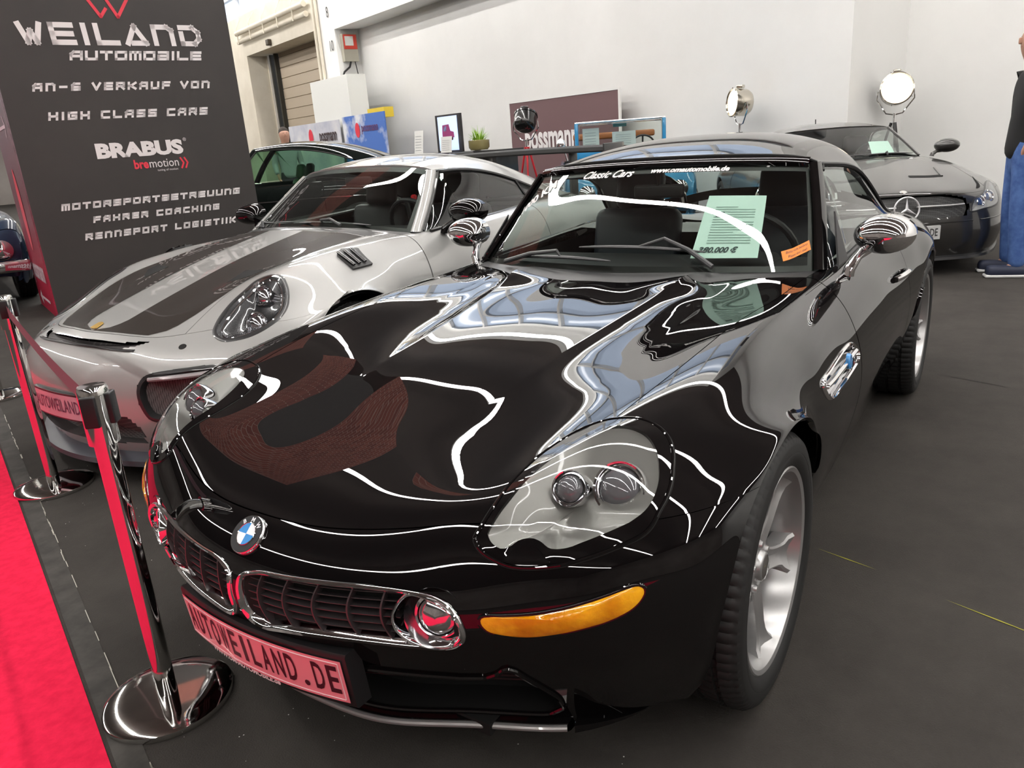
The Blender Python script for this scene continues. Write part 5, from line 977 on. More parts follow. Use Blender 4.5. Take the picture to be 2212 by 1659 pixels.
def me_build():
    S = Surf(ME); S.sign = 1. if S.nrm([7.],[1.])[0][2] > 0 else -1.; P = mat('deep_black_paint', (.016,.015,.014), .3, 0, 1., coat_rough=.03)
    car = empty('grand_tourer', (-6.346,.014,0), math.radians(27.38), 'black long-bonnet coupe with a star emblem in its grille, behind the roadster at the right', 'car')
    HL = resample(smooth_loop([(2.72,2.66),(3.64,2.88),(4.02,3.49),(4.95,4.4),(4.85,5.15),(3.9,4.85),(2.95,4.6),(2.76,3.5)]), 70)
    GR = resample(np.array([(2.45,-2.45),(2.45,0),(2.45,2.45),(3.2,2.6),(3.75,2.5),(4.15,1.5),(4.25,0),(4.15,-1.5),(3.75,-2.5),(3.2,-2.6)]), 100)
    H = [inset_loop(S, HL, .01), inset_loop(S, mirv(HL), .01), GR]
    panel(S, 'front_bumper', 0, 4.15, -7, 7, P, car, 10, 8, holes=H, flange=.012)
    panel(S, 'hood', 4.15, 9, -4, 4, P, car, 8, 8, eu=.03, ev=.03, holes=H, flange=.012)
    for s in (1,-1):
        a, b = (4, 7) if s > 0 else (-7, -4)
        panel(S, 'fender', 4.15, 8.6, a, b, P, car, 8, 8, eu=.02, holes=H, flange=.012); panel(S, 'door', 8.6, 11, a, b, P, car, 6, 8, eu=.02); panel(S, 'rear_quarter', 11, 17, a, b, P, car, 5, 8)
        arch_liner(car, 0, s*.62, s*.95, .37); arch_liner(car, -2.56, s*.62, s*.96, .37)
        A = HL if s > 0 else mirv(HL); B = inset_loop(S, A, .014); r = ring_uv(S, 'headlight', A, B, M_satin, car, off=.001, offi=.003, depth=.02)
        if s < 0: r.data.flip_normals()
        patch_uv(S, 'lens', B, M_clear, r, off=.003, off_c=.01, rings=6); patch_uv(S, 'lamp_bowl', B, mat('lamp_bowl_light', (.28,.28,.27), .3, .5, .5), r, off=-.004, off_c=-.05, rings=6)
        for u, v in ((3.45, 3.35), (3.7, 4.1)):
            p = Vector(S.pts([u],[s*v])[0]); n = Vector(S.nrm([u],[s*v])[0])*S.sign; MB().lathe([(.052,-.02),(.055,.0),(.046,.004),(.036,-.002),(.02,.008),(0,.01)], axis_M(p-n*.03, (.9, s*.15, .2)), 24).build('projector', mat('lamp_chrome', (.7,.7,.72), .1, 1.), r)
        D = resample(np.array([(6.0,s*.95),(5.92,s*2.35),(6.08,s*2.35),(6.16,s*.95)]), 30); patch_uv(S, 'hood_vent', D, M_dark, car, off=.002, rings=2)
        q = S.off_pts(np.linspace(5.95, 6.7, 10), s*np.linspace(2.38, 2.7, 10), np.full(10, .004)); MB().tube(list(q), .010, 6, flat=.5).build('vent_edge', P, car)
        D = resample(smooth_loop([(4.55,s*3.3),(5.1,s*3.75),(5.5,s*4.1),(5.2,s*3.95),(4.6,s*3.65)]), 30); patch_uv(S, 'wing_vent', D, M_dark, car, off=.002, rings=3)
        mirror_housing(car, (-.80, s*.985, .985), (.10,.115,.068), P, s, (-.76, s*.83, .90), .018, P)
        make_wheel(car, (0, s*.83, .335), s, R=.335, Rr=.25, style='ten'); make_wheel(car, (-2.56, s*.83, .335), s, R=.335, Rr=.25, W=.28, style='ten')
    panel(S, 'rear_deck', 12, 17, -4, 4, P, car, 3, 4, flange=0)
    b = MB(); b.box((-1.28,0,.17),(2.0,1.6,.1)); b.box((-3.2,0,.25),(.7,1.4,.12)); b.box((.35,0,.18),(.7,1.2,.05)); b.build('underbody', M_dark, car, smooth=False)
    patch_uv(S, 'grille', GR, mesh_mat('grille_mesh', (.008,.008,.008), (.05,.05,.05), 70), car, off=-.03, off_c=-.03, rings=4)
    for s in (1,-1):
        MB().tube(list(S.off_pts(np.linspace(3.38, 3.38, 14), s*np.linspace(.42, 2.35, 14), np.full(14, .004))), .014, 8, flat=.5).build('grille_bar', mat('bright_trim', (.75,.75,.76), .35, .6), car)
    c = Vector(S.pts([3.28],[.0])[0]); n = Vector((1,0,.12)).normalized(); M0 = axis_M(c+n*.006, n); st = MB(); st.tube([M0 @ Vector((.098*math.cos(t), .098*math.sin(t), 0)) for t in np.linspace(0, 2*math.pi, 40, endpoint=False)], .0075, 8, closed=True)
    up = M0.to_3x3().inverted() @ Vector((0,0,1)); a0 = math.atan2(up.y, up.x)
    for k in range(3):
        a = a0+k*2*math.pi/3; st.add([M0 @ Vector(v) for v in ((.014*math.cos(a+1.05), .014*math.sin(a+1.05), .004), (.096*math.cos(a), .096*math.sin(a), .0), (.014*math.cos(a-1.05), .014*math.sin(a-1.05), .004), (0,0,.012), (0,0,-.006))], [(0,1,3),(1,2,3),(0,4,1),(1,4,2)])
    st.build('star_emblem', mat('bright_trim', (.75,.75,.76), .35, .6), car, smooth=True)
    c = Vector(S.pts([4.9],[0])[0]); n = Vector(S.nrm([4.9],[0])[0])*S.sign; MB().lathe([(0,.003),(.024,.003),(.028,0),(.028,-.004)], axis_M(c, n), 28).build('bonnet_roundel', M_steel, car)
    pm = lambda X, Y, Z: (.985-.25*X*X+Z, X, .375+Y); ys = np.linspace(-.26,.26,12)
    pl = MB().grid([[pm(y, z, d) for y in ys] for z, d in ((-.055,-.02),(-.055,.008),(.055,.008),(.055,-.02))]).build('number_plate', mat('plate_grey', (.52,.52,.52), .4), car, smooth=False)
    put_text('plate_letters', 'AUTOWEILAND.DE', None, None, None, mat('plate_ink', (.02,.02,.02), .5), pl, size=.088, sx=.60, spacing=1.05, wrap=lambda x, y, z: pm(x, y, .0095), bold=.001)
    for v0, v1 in ((-6,-3.2),(-2.8,2.8),(3.2,6)):
        MB().tube(list(S.off_pts(np.full(20, 1.98), np.linspace(v0, v1, 20), np.full(20, .001))), .005, 6).build('bumper_crease', P, car)
    vv = np.linspace(-6, 6, 40); c = S.pts(np.full(40, 0.), vv); MB().grid([c+np.array([-.02,0,.03]), c+np.array([.04,0,.01]), c+np.array([.045,0,-.012]), c+np.array([-.03,0,-.02])]).build('front_splitter', M_satin, car)
    W, ws, Rf = glasshouse(car, [[(-.565,0,.935),(-.575,.17,.933),(-.61,.34,.93),(-.66,.5,.925),(-.70,.61,.918),(-.735,.685,.912)],[(-.86,0,1.09),(-.865,.16,1.088),(-.885,.32,1.084),(-.92,.45,1.078),(-.95,.55,1.070),(-.98,.61,1.06)],[(-1.14,0,1.215),(-1.143,.14,1.214),(-1.155,.28,1.211),(-1.175,.40,1.206),(-1.195,.48,1.20),(-1.215,.535,1.192)]],
        [[(-1.155,0,1.228),(-1.16,.14,1.226),(-1.17,.28,1.222),(-1.19,.40,1.216),(-1.215,.50,1.206),(-1.23,.555,1.188)],[(-1.5,0,1.268),(-1.5,.15,1.266),(-1.5,.29,1.257),(-1.5,.42,1.24),(-1.5,.52,1.214),(-1.5,.58,1.18)],[(-1.9,0,1.262),(-1.9,.15,1.259),(-1.9,.29,1.25),(-1.9,.43,1.228),(-1.9,.54,1.19),(-1.88,.61,1.13)],[(-2.25,0,1.17),(-2.25,.15,1.168),(-2.25,.3,1.158),(-2.24,.45,1.13),(-2.2,.57,1.08),(-2.1,.65,1.02)],[(-2.6,0,.97),(-2.6,.15,.968),(-2.6,.3,.96),(-2.58,.46,.95),(-2.5,.6,.94),(-2.35,.69,.935)]], P, [(-.80,.75,.915),(-1.3,.75,.93),(-2.25,.72,.94)], 3.6)
    pp = lambda u, v: tuple(W.off_pts([u],[v],[-.01])[0]); sh = MB().grid([[tuple(Vector(pp(u, v+.3*u))) for v in np.linspace(1.2, 2.7, 5)] for u in np.linspace(.15, .95, 5)]).build('price_sheet', mat('sheet_mint', (.62,.82,.74), .6), None); sh.parent = None
    sh.matrix_world = Matrix.Translation(car.location) @ Matrix.Rotation(math.radians(27.38), 4, 'Z'); tag(sh, 'pale printed price sheet behind the windscreen of the black coupe with the star emblem', 'sign')
    interior_tub(car, -2.3, -.75, .68, .2, .9)
    for s in (1,-1): seat(car, -1.5, s*.36)
    d = MB(); d.rbox((-.9,0,.85),(.36,1.3,.12),.05); d.build('dashboard', mat('cabin_black', (.012,.012,.013), .8), car); steering_wheel(car, (-1.12,.37,.88))
    wiper(car, (-.62,-.3,.935), tuple(W.off_pts([.1],[-2.],[.02])[0]), tuple(W.off_pts([.05],[-4.],[.014])[0]), tuple(W.off_pts([.05],[1.],[.014])[0])); wiper(car, (-.60,.35,.94), tuple(W.off_pts([.1],[2.],[.02])[0]), tuple(W.off_pts([.05],[.6],[.014])[0]), tuple(W.off_pts([.05],[4.2],[.014])[0]))
    # aerial fin on the roof
    MB().tube([(-1.95,0,1.26),(-1.96,0,1.32)], .006, 6).build('aerial', M_satin, car)
me_build()
# ================================================================ barrier posts with belts
def post(loc, rz, label, first=None):
    t = empty('barrier_post', loc, rz, label, 'barrier', 'belt barrier posts beside the red carpet')
    if first is None:
        MB().lathe([(.0,.030),(.03,.030),(.10,.027),(.150,.022),(.160,.016),(.162,.006),(.160,.0)], None, 64).build('base', M_steel, t)
        MB().lathe([(.025,.028),(.025,.745)], None, 40).build('pole', M_steel, t)
        h = MB().lathe([(.0255,.735),(.0345,.737),(.0345,.852),(.0335,.870),(.030,.876),(0,.877)], None, 40).build('head', M_steel, t)
        for k in range(3):
            a = k*math.pi/2+.4; b = MB(); b.rbox((.036*math.cos(a), .036*math.sin(a), .822), (.014,.034,.075), .004, Matrix.Rotation(a, 3, 'Z')); b.build('belt_slot', M_blackplastic, h)
        return t
    for ch in first.children:
        c = ch.copy(); COL.objects.link(c); c.parent = t
        for g in ch.children: d = g.copy(); COL.objects.link(d); d.parent = c
    return t
P1, P2, P3 = (.752,-.468,0), (.160,-2.250,0), (-.43,-4.13,0)
p1 = post(P1, .3, 'polished steel barrier post nearest the camera, beside the number plate of the black roadster'); post(P2, .6, 'second polished steel barrier post, in front of the silver coupe', p1); post(P3, 0., 'farthest polished steel barrier post, cut by the left frame edge', p1)
Mbelt = mat('belt_grey_red_lit', (.20,.085,.11), .8)  # red light on the grey belt is put into its colour
def belt(a, b_, label):
    a = Vector((*a[:2], .815)); b_ = Vector((*b_[:2], .815)); d = (b_-a).normalized(); G = [[a+d*.034+(b_-a-d*.068)*t+Vector((0,0,z-.02*math.sin(math.pi*t))) for t in np.linspace(0,1,16)] for z in (-.024,.024)]
    o = MB().grid(G).build('barrier_belt', Mbelt, None); tag(o, label, 'belt'); return o
belt(P1, P2, 'grey barrier belt tinted as red-lit between the nearest post and the second post'); belt(P2, P3, 'grey barrier belt tinted as red-lit running off to the farthest post at the left edge')
# ================================================================ studio lamps on tripods
def lamp(px_loc, aim, label, lit, body, legs, r=.17, h=1.62):
    t = empty('spotlight', (px_loc[0], px_loc[1], 0), 0, label, 'lamp'); d = Vector(aim).normalized(); M0 = axis_M((0,0,h), d)
    dr = MB().lathe([(0,-.15),(r*.55,-.15),(r*.8,-.13),(r*.95,-.09),(r,-.06),(r,.10),(r*1.05,.10),(r*1.05,.13),(r*.97,.135),(r*.94,.12)], M0, 40).build('lamp_drum', body, t)
    lm = mat('lamp_face_lit', (1,.9,.75), .3, emit=(1.,.88,.70), es=.75) if lit else mat('lamp_face_dark', (.05,.05,.05), .1, .2, 1.)
    MB().lathe([(0,.118),(r*.5,.122),(r*.94,.112)], M0, 32).build('lamp_face', lm, t)
    for k in range(5): MB().tube([M0 @ Vector((r*.98*math.cos(k*1.256), r*.98*math.sin(k*1.256), .128)), M0 @ Vector((r*1.12*math.cos(k*1.256), r*1.12*math.sin(k*1.256), .11))], .008, 6).build('clamp', M_chrome, t)
    vb = MB(); up = Vector((0,0,1)); vb.rbox(M0 @ Vector((0,0,-.0))+up*(r+.03), (.13,.09,.05), .015); vb.build('vent_cap', body, t)
    s = d.cross(up).normalized(); c = Vector((0,0,h)); MB().tube([c+s*(r+.02), c+s*(r+.03)-up*r*.6, c+s*r*.5-up*(r+.10), c-up*(r+.12), c-s*r*.5-up*(r+.10), c-s*(r+.03)-up*r*.6, c-s*(r+.02)], .010, 8).build('yoke', M_chrome, t)
    MB().lathe([(.018,h-r-.30),(.018,h-r-.10)], None, 14).build('stem', M_chrome, t)
    for k in range(3):
        a = k*2*math.pi/3+.5; top = Vector((.03*math.cos(a), .03*math.sin(a), h-r-.22)); mid = Vector((.17*math.cos(a), .17*math.sin(a), h-r-.62)); ft = Vector((.33*math.cos(a), .33*math.sin(a), .01))
        L_ = MB(); L_.tube([top, ft], [.018,.014], 8); L_.build('leg', legs, t); 
    return t
M_nickel = mat('nickel', (.62,.58,.50), .16, 1.)
def along(px, py, t):  # helper kept numeric: world point on a view line
    return t
l1 = lamp((-10.39,-.39), (.97,.22,.12), 'lit nickel studio spotlight on a tripod, right of the two behind the black coupe', True, M_nickel, M_satin, r=.20)
l2 = lamp((-9.95,-2.35), (.70,-.72,.05), 'lit nickel studio spotlight seen from its side above the roof of the roadster', True, M_nickel, M_satin, r=.185)
l3 = lamp((-9.85,-5.95), (-.35,-.10,.55), 'unlit black and chrome spotlight on a red tripod before the dark wall panel', False, mat('lamp_black', (.02,.02,.02), .2, .3, 1.), mat('leg_red', (.55,.02,.03), .5), r=.19)
# ================================================================ wall panels and banners
def hpanel(name, a0, a1, n, z0, z1, m, label, cat, frame=None):
    o = empty(name, hp((a0+a1)/2, n, 0), label=label, cat=cat); b = MB(); hbox(b, a0, a1, n, n+.03, z0, z1); rel(b, o).build('board', m, o, smooth=False)
    if frame:
        for (x0, x1, y0, y1) in ((a0-.03,a0,z0,z1),(a1,a1+.03,z0,z1),(a0-.03,a1+.03,z1,z1+.035),(a0-.03,a1+.03,z0-.03,z0)):
            b = MB(); hbox(b, x0, x1, n-.01, n+.035, y0, y1); rel(b, o).build('frame_edge', frame, o, smooth=False)
    return o
sg = hpanel('wall_panel', 7.95, 10.95, 8.7, .5, 2.02, mat('panel_plum', (.15,.085,.09), .6), 'dark plum display panel with white letters leaning on the back wall', 'sign', mat('frame_white', (.75,.75,.73), .5))
put_text('lettering', 'possmann', Vector(hp(9.75, 8.69, 1.33))-sg.location, -ad, (0,0,1), M_white, sg, size=.62, sx=.62, bold=.02)
pw = hpanel('banner', 16.6, 19.8, 7.7, .9, 2.12, noise_col(mat('banner_pale', (.6,.6,.64), .6), (.45,.47,.56), (.70,.69,.70), 1.3), 'pale grey banner with a red round mark and dark lettering by the roller door', 'banner')
put_text('lettering', 'possmann', Vector(hp(17.3, 7.69, 1.78))-pw.location, -ad, (0,0,1), mat('ink_dark', (.05,.03,.03), .6), pw, size=.42, sx=.62, bold=.01)
MB().add([tuple(hp(18.35+.14*math.cos(t), 7.69, 1.78+.2*math.sin(t))-pw.location) for t in np.linspace(0,2*math.pi,20,endpoint=False)], [tuple(range(20))]).build('round_mark', M_lred, pw, smooth=False)
Msk = mat('banner_sky', (.1,.25,.7), .6); noise_col(Msk, (.07,.17,.52), (.72,.74,.78), 1.1, 6, .55, lo=.48, hi=.60)
bb_ = hpanel('banner', 14.35, 16.5, 7.75, .6, 2.16, Msk, 'blue sky banner with clouds and a red round mark, right of the pale banner', 'banner')
MB().add([tuple(hp(15.72+.12*math.cos(t), 7.74, 1.82+.17*math.sin(t))-bb_.location) for t in np.linspace(0,2*math.pi,20,endpoint=False)], [tuple(range(20))]).build('round_mark', M_lred, bb_, smooth=False)
put_text('lettering', 'possmann', Vector(hp(15.1, 7.74, 1.86))-bb_.location, -ad, (0,0,1), mat('ink_plum', (.12,.05,.16), .6), bb_, size=.26, sx=.8, bold=.006)
b = MB(); hbox(b, 14.7, 15.5, 7.95, 8.2, 2.05, 2.27); tag(b.build('yellow_box', mat('box_yellow', (.75,.55,.05), .5), None, smooth=False), 'yellow box showing above the blue sky banner', 'box')
b = MB(); hbox(b, 16.15, 18.3, 7.85, 8.35, 0, 3.12); tag(b.build('partition_block', mat('partition_white', (.76,.77,.74), .5), None, smooth=False), 'white partition block standing before the column with the row numbers', 'partition')
# ================================================================ high counter with plant, screen, sheets
ct = empty('counter', hp(9.5, 6.5, 0), label='black high counter behind the silver coupe carrying plant, screen and sheets', cat='table')
b = MB(); hbox(b, 8.2, 11.1, 6.25, 6.8, 1.17, 1.215); rel(b, ct).build('top', M_satin, ct, smooth=False); b = MB(); hbox(b, 8.3, 11.0, 6.32, 6.75, 0, 1.17); rel(b, ct).build('body', M_satin, ct, smooth=False)
ZC = 1.215
def on_c(a, n=6.5, z=0.): return hp(a, n, ZC+z)
sc = empty('display_screen', on_c(9.88), label='upright screen showing a purple-red off-road car on the high counter', cat='screen')
b = MB(); hbox(b, 9.50, 10.26, 6.5, 6.55, ZC, ZC+.62); rel(b, sc).build('screen_frame', mat('frame_dark', (.03,.028,.03), .4), sc, smooth=False); b = MB(); hbox(b, 9.58, 10.18, 6.493, 6.5, ZC+.03, ZC+.59); rel(b, sc).build('screen_image', mat('screen_blue', (.4,.5,.75), .4, emit=(.42,.52,.80), es=.55), sc, smooth=False)
mc = mat('screen_car', (.18,.02,.09), .5, emit=(.20,.03,.10), es=.3); f_ = lambda x, y: tuple(hp(9.88-x, 6.488, ZC+.32+y)-sc.location)
MB().add([f_(*q) for q in ((-.17,-.08),(-.17,.0),(-.15,.13),(.05,.14),(.09,.03),(.19,.01),(.20,-.08))], [tuple(range(7))]).build('pictured_car', mc, sc, smooth=False)
MB().add([f_(.03+.0*t+.035*math.cos(t)+.1, -.09+.035*math.sin(t)) for t in np.linspace(0,6.28,14,endpoint=False)]+[f_(-.11+.035*math.cos(t), -.09+.035*math.sin(t)) for t in np.linspace(0,6.28,14,endpoint=False)], [tuple(range(14)), tuple(range(14,28))]).build('pictured_wheel', mat('ink_dark', (.05,.03,.03), .6), sc, smooth=False)
MB().add([f_(*q) for q in ((-.13,.03),(-.12,.11),(-.03,.115),(-.03,.03))], [(0,1,2,3)]).build('pictured_window', mat('screen_glass', (.25,.35,.6), .4), sc, smooth=False)
Mpw = mat('paper_white', (.75,.75,.72), .6); Mpl2 = mat('paper_ink', (.35,.36,.38), .7)
def paper(a, n, w_, h, label, tilt=.12, z=0.):
    o = empty('paper_sheet', on_c(a, n, z), label=label, cat='paper'); f = lambda x, y, e=0: tuple(-ad*x + an*(tilt*y-e) + Vector((0,0,y)))
    MB().add([f(-w_/2,0),f(w_/2,0),f(w_/2,h),f(-w_/2,h)], [(0,1,2,3)]).build('sheet', Mpw, o, smooth=False)
    for k in range(6): MB().add([f(-w_*.38, h*(.15+.12*k), .003), f(w_*.3, h*(.15+.12*k), .003), f(w_*.3, h*(.17+.12*k), .003), f(-w_*.38, h*(.17+.12*k), .003)], [(0,1,2,3)]).build('print_line', Mpl2, o, smooth=False)
    return o
paper(10.68, 6.35, .30, .40, 'white printed sheet standing at the left end of the high counter'); paper(9.72, 6.32, .34, .26, 'white printed card leaning in front of the screen on the high counter')
b = MB(); b.lathe([(.05,0),(.10,.03),(.12,.10),(.10,.18),(.05,.24),(.055,.27)], Matrix.Translation(on_c(9.28, 6.66)), 24); tag(b.build('white_vase', mat('vase_white', (.75,.75,.75), .3), None), 'round white vase between the screen and the grassy plant', 'vase')
pt = empty('potted_plant', on_c(8.85, 6.40), label='bright green grassy plant in a glass pot on the high counter', cat='plant')
MB().lathe([(0,.01),(.14,.01),(.17,.05),(.175,.16),(.165,.165),(.16,.10),(0,.10)], None, 24).build('pot', mat('pot_glass', (.28,.24,.10), .15, 0, 1.), pt)
gr = random.Random(5); LV_ = MB(); Mlf = mat('grass_green', (.30,.50,.06), .5)
for k in range(110):
    a = gr.uniform(0, 6.283); r0 = gr.uniform(0,.09); sp = gr.uniform(.03,.24); hgt = gr.uniform(.16,.34); w_ = .010; G = []
    for t in np.linspace(0, 1, 5):
        x = r0*math.cos(a)+sp*t**1.6*math.cos(a); y = r0*math.sin(a)+sp*t**1.6*math.sin(a); z = .1+hgt*(t-.38*t*t*sp/.15); ww = w_*(1-t*.85); G.append([(x-ww*math.sin(a), y+ww*math.cos(a), z), (x+ww*math.sin(a), y-ww*math.cos(a), z)])
    LV_.grid(G)
lo_ = LV_.build('leaves', Mlf, pt, smooth=False); lo_['kind'] = 'stuff'
# ================================================================ people
def skinned(name, segs, m, parent, sub=2):
    """segs: list of chains [(x,y,z,r),...]; chains sharing a first point are welded"""
    V = []; E = []; R = []; idx = {}
    for ch in segs:
        prev = None
        for q in ch:
            k = tuple(round(c, 4) for c in q[:3])
            if k not in idx: idx[k] = len(V); V.append(q[:3]); R.append(q[3])
            i = idx[k]
            if prev is not None and prev != i: E.append((prev, i))
            prev = i
    me = bpy.data.meshes.new(name); me.from_pydata(V, E, []); o = bpy.data.objects.new(name, me); COL.objects.link(o)
    md = o.modifiers.new('s', 'SKIN'); sk = me.skin_vertices[0].data
    for i, r in enumerate(R): sk[i].radius = (r, r) if not isinstance(r, tuple) else r
    sk[0].use_root = True
    sb = o.modifiers.new('b', 'SUBSURF'); sb.levels = sub; bpy.context.view_layer.update()
    dg = bpy.context.evaluated_depsgraph_get(); m2 = bpy.data.meshes.new_from_object(o.evaluated_get(dg)); bpy.data.objects.remove(o); m2.materials.clear(); m2.materials.append(m); m2.shade_smooth()
    r_ = bpy.data.objects.new(name, m2); COL.objects.link(r_); r_.parent = parent; return r_
def person(loc, rz, label, top, legs_m, folded=False, hair=(.03,.02,.015), skin=(.50,.28,.20), H=1.80, stance=.11, shoes=(.02,.025,.05)):
    t = empty('person', loc, rz, label, 'person'); k = H/1.8; Ms = mat('skin_%d' % int(skin[0]*100), skin, .5); S3 = lambda L: [tuple(c*k for c in q[:3])+((q[3][0]*k, q[3][1]*k) if isinstance(q[3], tuple) else q[3]*k,) for q in L]
    pel = (0,0,.98,(.10,.15)); ch = [S3([pel,(0,0,1.15,(.09,.13)),(.0,0,1.38,(.10,.16)),(-.01,0,1.50,.085),(0,0,1.56,.078),(.02,0,1.63,.10),(.015,0,1.71,.115),(.005,0,1.775,.09)])]
    for s in (1,-1):
        ch.append(S3([pel,(0,s*.09,.92,.085),(.01,s*stance,.52,.055),(-.01,s*(stance+.01),.10,.036),(.10,s*(stance+.02),.035,.03)]))
        ch.append(S3([(.0,0,1.38,(.10,.16)),(0,s*.19,1.44,.052),(-.10,s*.25,1.18,.042)]+([(.03,s*.20,1.0,.030),(.04,s*.17,.94,.028)] if folded else [(.10,s*.24,.93,.030),(.13,s*.235,.87,.028)])))
        for f in range(5):
            a = (-.03+.017*f)
            if folded: ch.append(S3([(.04,s*.17,.94,.028),(.04+a*.6,s*.15,.89,.009),(.04+a*.7,s*.14,.86,.008)])); continue
            ch.append(S3([(.13,s*.235,.87,.028),(.14+a*.8,s*(.232-.006*f),.83,.010),(.145+a*.9,s*(.225-.008*f),.79+(.02 if f in (0,4) else 0),.008)]))
    skinned('body', ch, Ms, t, 2)
    skinned('jacket', [S3([(0,0,.84,(.15,.19)),(0,0,.98,(.145,.19)),(0,0,1.15,(.125,.17)),(0,0,1.38,(.13,.19)),(-.01,0,1.49,.085)])]+[S3([(0,0,1.38,(.13,.19)),(0,s*.20,1.44,.075),((-.10,s*.26,1.18,.066) if folded else (-.02,s*.26,1.15,.062)),((.02,s*.20,.98,.058) if folded else (.09,s*.25,.95,.048))]) for s in (1,-1)], top, t, 2)
    skinned('trousers', [S3([(0,0,1.12,(.11,.155)),(0,0,.94,(.12,.165))])]+[S3([(0,0,.94,(.12,.165)),(0,s*.095,.84,.105),(.015,s*stance,.52,.078),(-.005,s*(stance+.01),.055,.060)]) for s in (1,-1)], legs_m, t, 2)
    for s in (1,-1):
        b = MB(); b.rbox((.055*k, s*(stance+.015)*k, .05*k), (.285*k,.10*k,.085*k), .035); sh = b.build('shoe', mat('shoe_navy', shoes, .6), t); q = MB(); q.rbox((.058*k, s*(stance+.015)*k, .014), (.295*k,.105*k,.026), .012); q.build('sole', mat('sole_white', (.6,.6,.6), .5), sh)
    # face and hair
    hd = Vector((.02,0,1.70))*k; he = MB(); he.lathe([(0,.115),(.045,.108),(.078,.07),(.09,.02),(.088,-.03),(.07,-.06)], Matrix.Translation(hd+Vector((-.022,0,.012))) @ Matrix.Rotation(-.5, 4, 'Y') @ Matrix.Scale(k*1.13, 4), 24); he.build('hair', mat('hair_%d' % int(hair[0]*1000), hair, .7), t)
    fc = MB(); fc.rbox(hd+Vector((.100,0,-.008)), (.034,.024,.048), .010); fc.rbox(hd+Vector((-.005,.094,-.005)), (.032,.020,.060), .007); fc.rbox(hd+Vector((-.005,-.094,-.005)), (.032,.020,.060), .007); fc.build('nose_and_ears', Ms, t)
    for s in (1,-1): MB().lathe([(0,.007),(.006,.005),(.009,0)], axis_M(hd+Vector((.086,s*.034,.022)), (1,s*.2,0)), 10).build('eye', mat('eye_dark', (.02,.015,.01), .3), t)
    MB().rbox(hd+Vector((.088,0,-.050)), (.014,.050,.011), .005).build('mouth', mat('lip', (.35,.12,.10), .5), t)
    return t
Mjk = mat('jacket_black', (.010,.010,.011), .8); Mjn = noise_col(mat('denim', (.05,.12,.35), .85), (.045,.10,.29), (.085,.17,.42), 14, 6)
person((-5.86,1.205,0), math.radians(285), 'person in black jacket and blue jeans standing at the right frame edge', Mjk, Mjn, True, H=1.9)
person((-9.5,-11.55,0), math.radians(60), 'person in pale grey blazer beside the roller door, seen over a car roof', mat('blazer_grey', (.42,.44,.47), .8), mat('trousers_dark', (.04,.04,.05), .8), H=1.88)
# ================================================================ classic cars behind
def classic(loc, rz, label, P, name='classic_car', W_=.88, open_top=False, glass=None, zr=1.42):
    car = empty(name, loc, rz, label, 'car'); r = []
    for (x, z, hw) in ((.86,.36,.70),(.90,.52,.74),(.88,.70,.76),(.80,.82,.80),(.3,.90,.86),(-.3,.93,.88),(-.8,.96,.88),(-1.5,.97,.88),(-2.2,.98,.88),(-2.8,.96,.88),(-3.3,.92,.84),(-3.55,.86,.78),(-3.6,.6,.74)):
        r.append([(x,0,z),(x,hw*.4,z),(x-.01,hw*.75,z-.005),(x-.03,hw*.95,z-.03),(x-.04,hw,z-.12 if z > .7 else z-.02),(x-.04,hw*1.0,max(.34,z-.35) if z > .7 else z-.05),(x-.05,hw*.95,.26 if z > .55 else z-.08)])
    S = Surf(r); S.sign = 1. if S.nrm([5.],[1.])[0][2] > 0 else -1.; holes = []
    panel(S, 'front_end', 0, 3, -6, 6, P, car, 4, 4); panel(S, 'hood', 3, 6, -3, 3, P, car, 4, 4, eu=.02, ev=.03)
    for s in (1,-1):
        a, b = (3,6) if s > 0 else (-6,-3); panel(S, 'fender', 3, 5.7, a, b, P, car, 5, 5, eu=.02); panel(S, 'door', 5.7, 8, a, b, P, car, 4, 5, eu=.02); panel(S, 'rear_quarter', 8, 12, a, b, P, car, 4, 5)
        MB().tube(list(S.off_pts(np.linspace(3, 11, 20), np.full(20, s*4.5), np.full(20, .004))), .010, 6).build('chrome_trim', M_chrome, car)
        c = Vector((.90, s*.58, .62)); MB().lathe([(.10,-.05),(.105,.0),(.09,.01),(.05,.03),(0,.035)], axis_M(c, (1,0,0)), 24).build('headlight', M_chrome, car)
        make_wheel(car, (0, s*(W_-.10), .33), s, R=.33, Rr=.20, W=.19, style='ten', n=32); make_wheel(car, (-2.7, s*(W_-.10), .33), s, R=.33, Rr=.20, W=.19, style='ten', n=32)
    b = MB(); b.rbox((.97,0,.45),(.08,1.6,.12),.03); b.build('bumper', M_chrome, car); b = MB(); b.rbox((.91,0,.64),(.03,.9,.16),.01); b.build('grille', M_dark, car); panel(S, 'rear_deck', 10, 12, -3, 3, P, car, 3, 3, flange=0)
    interior_tub(car, -2.7, -.85, .80, .3, .93)
    return car, S

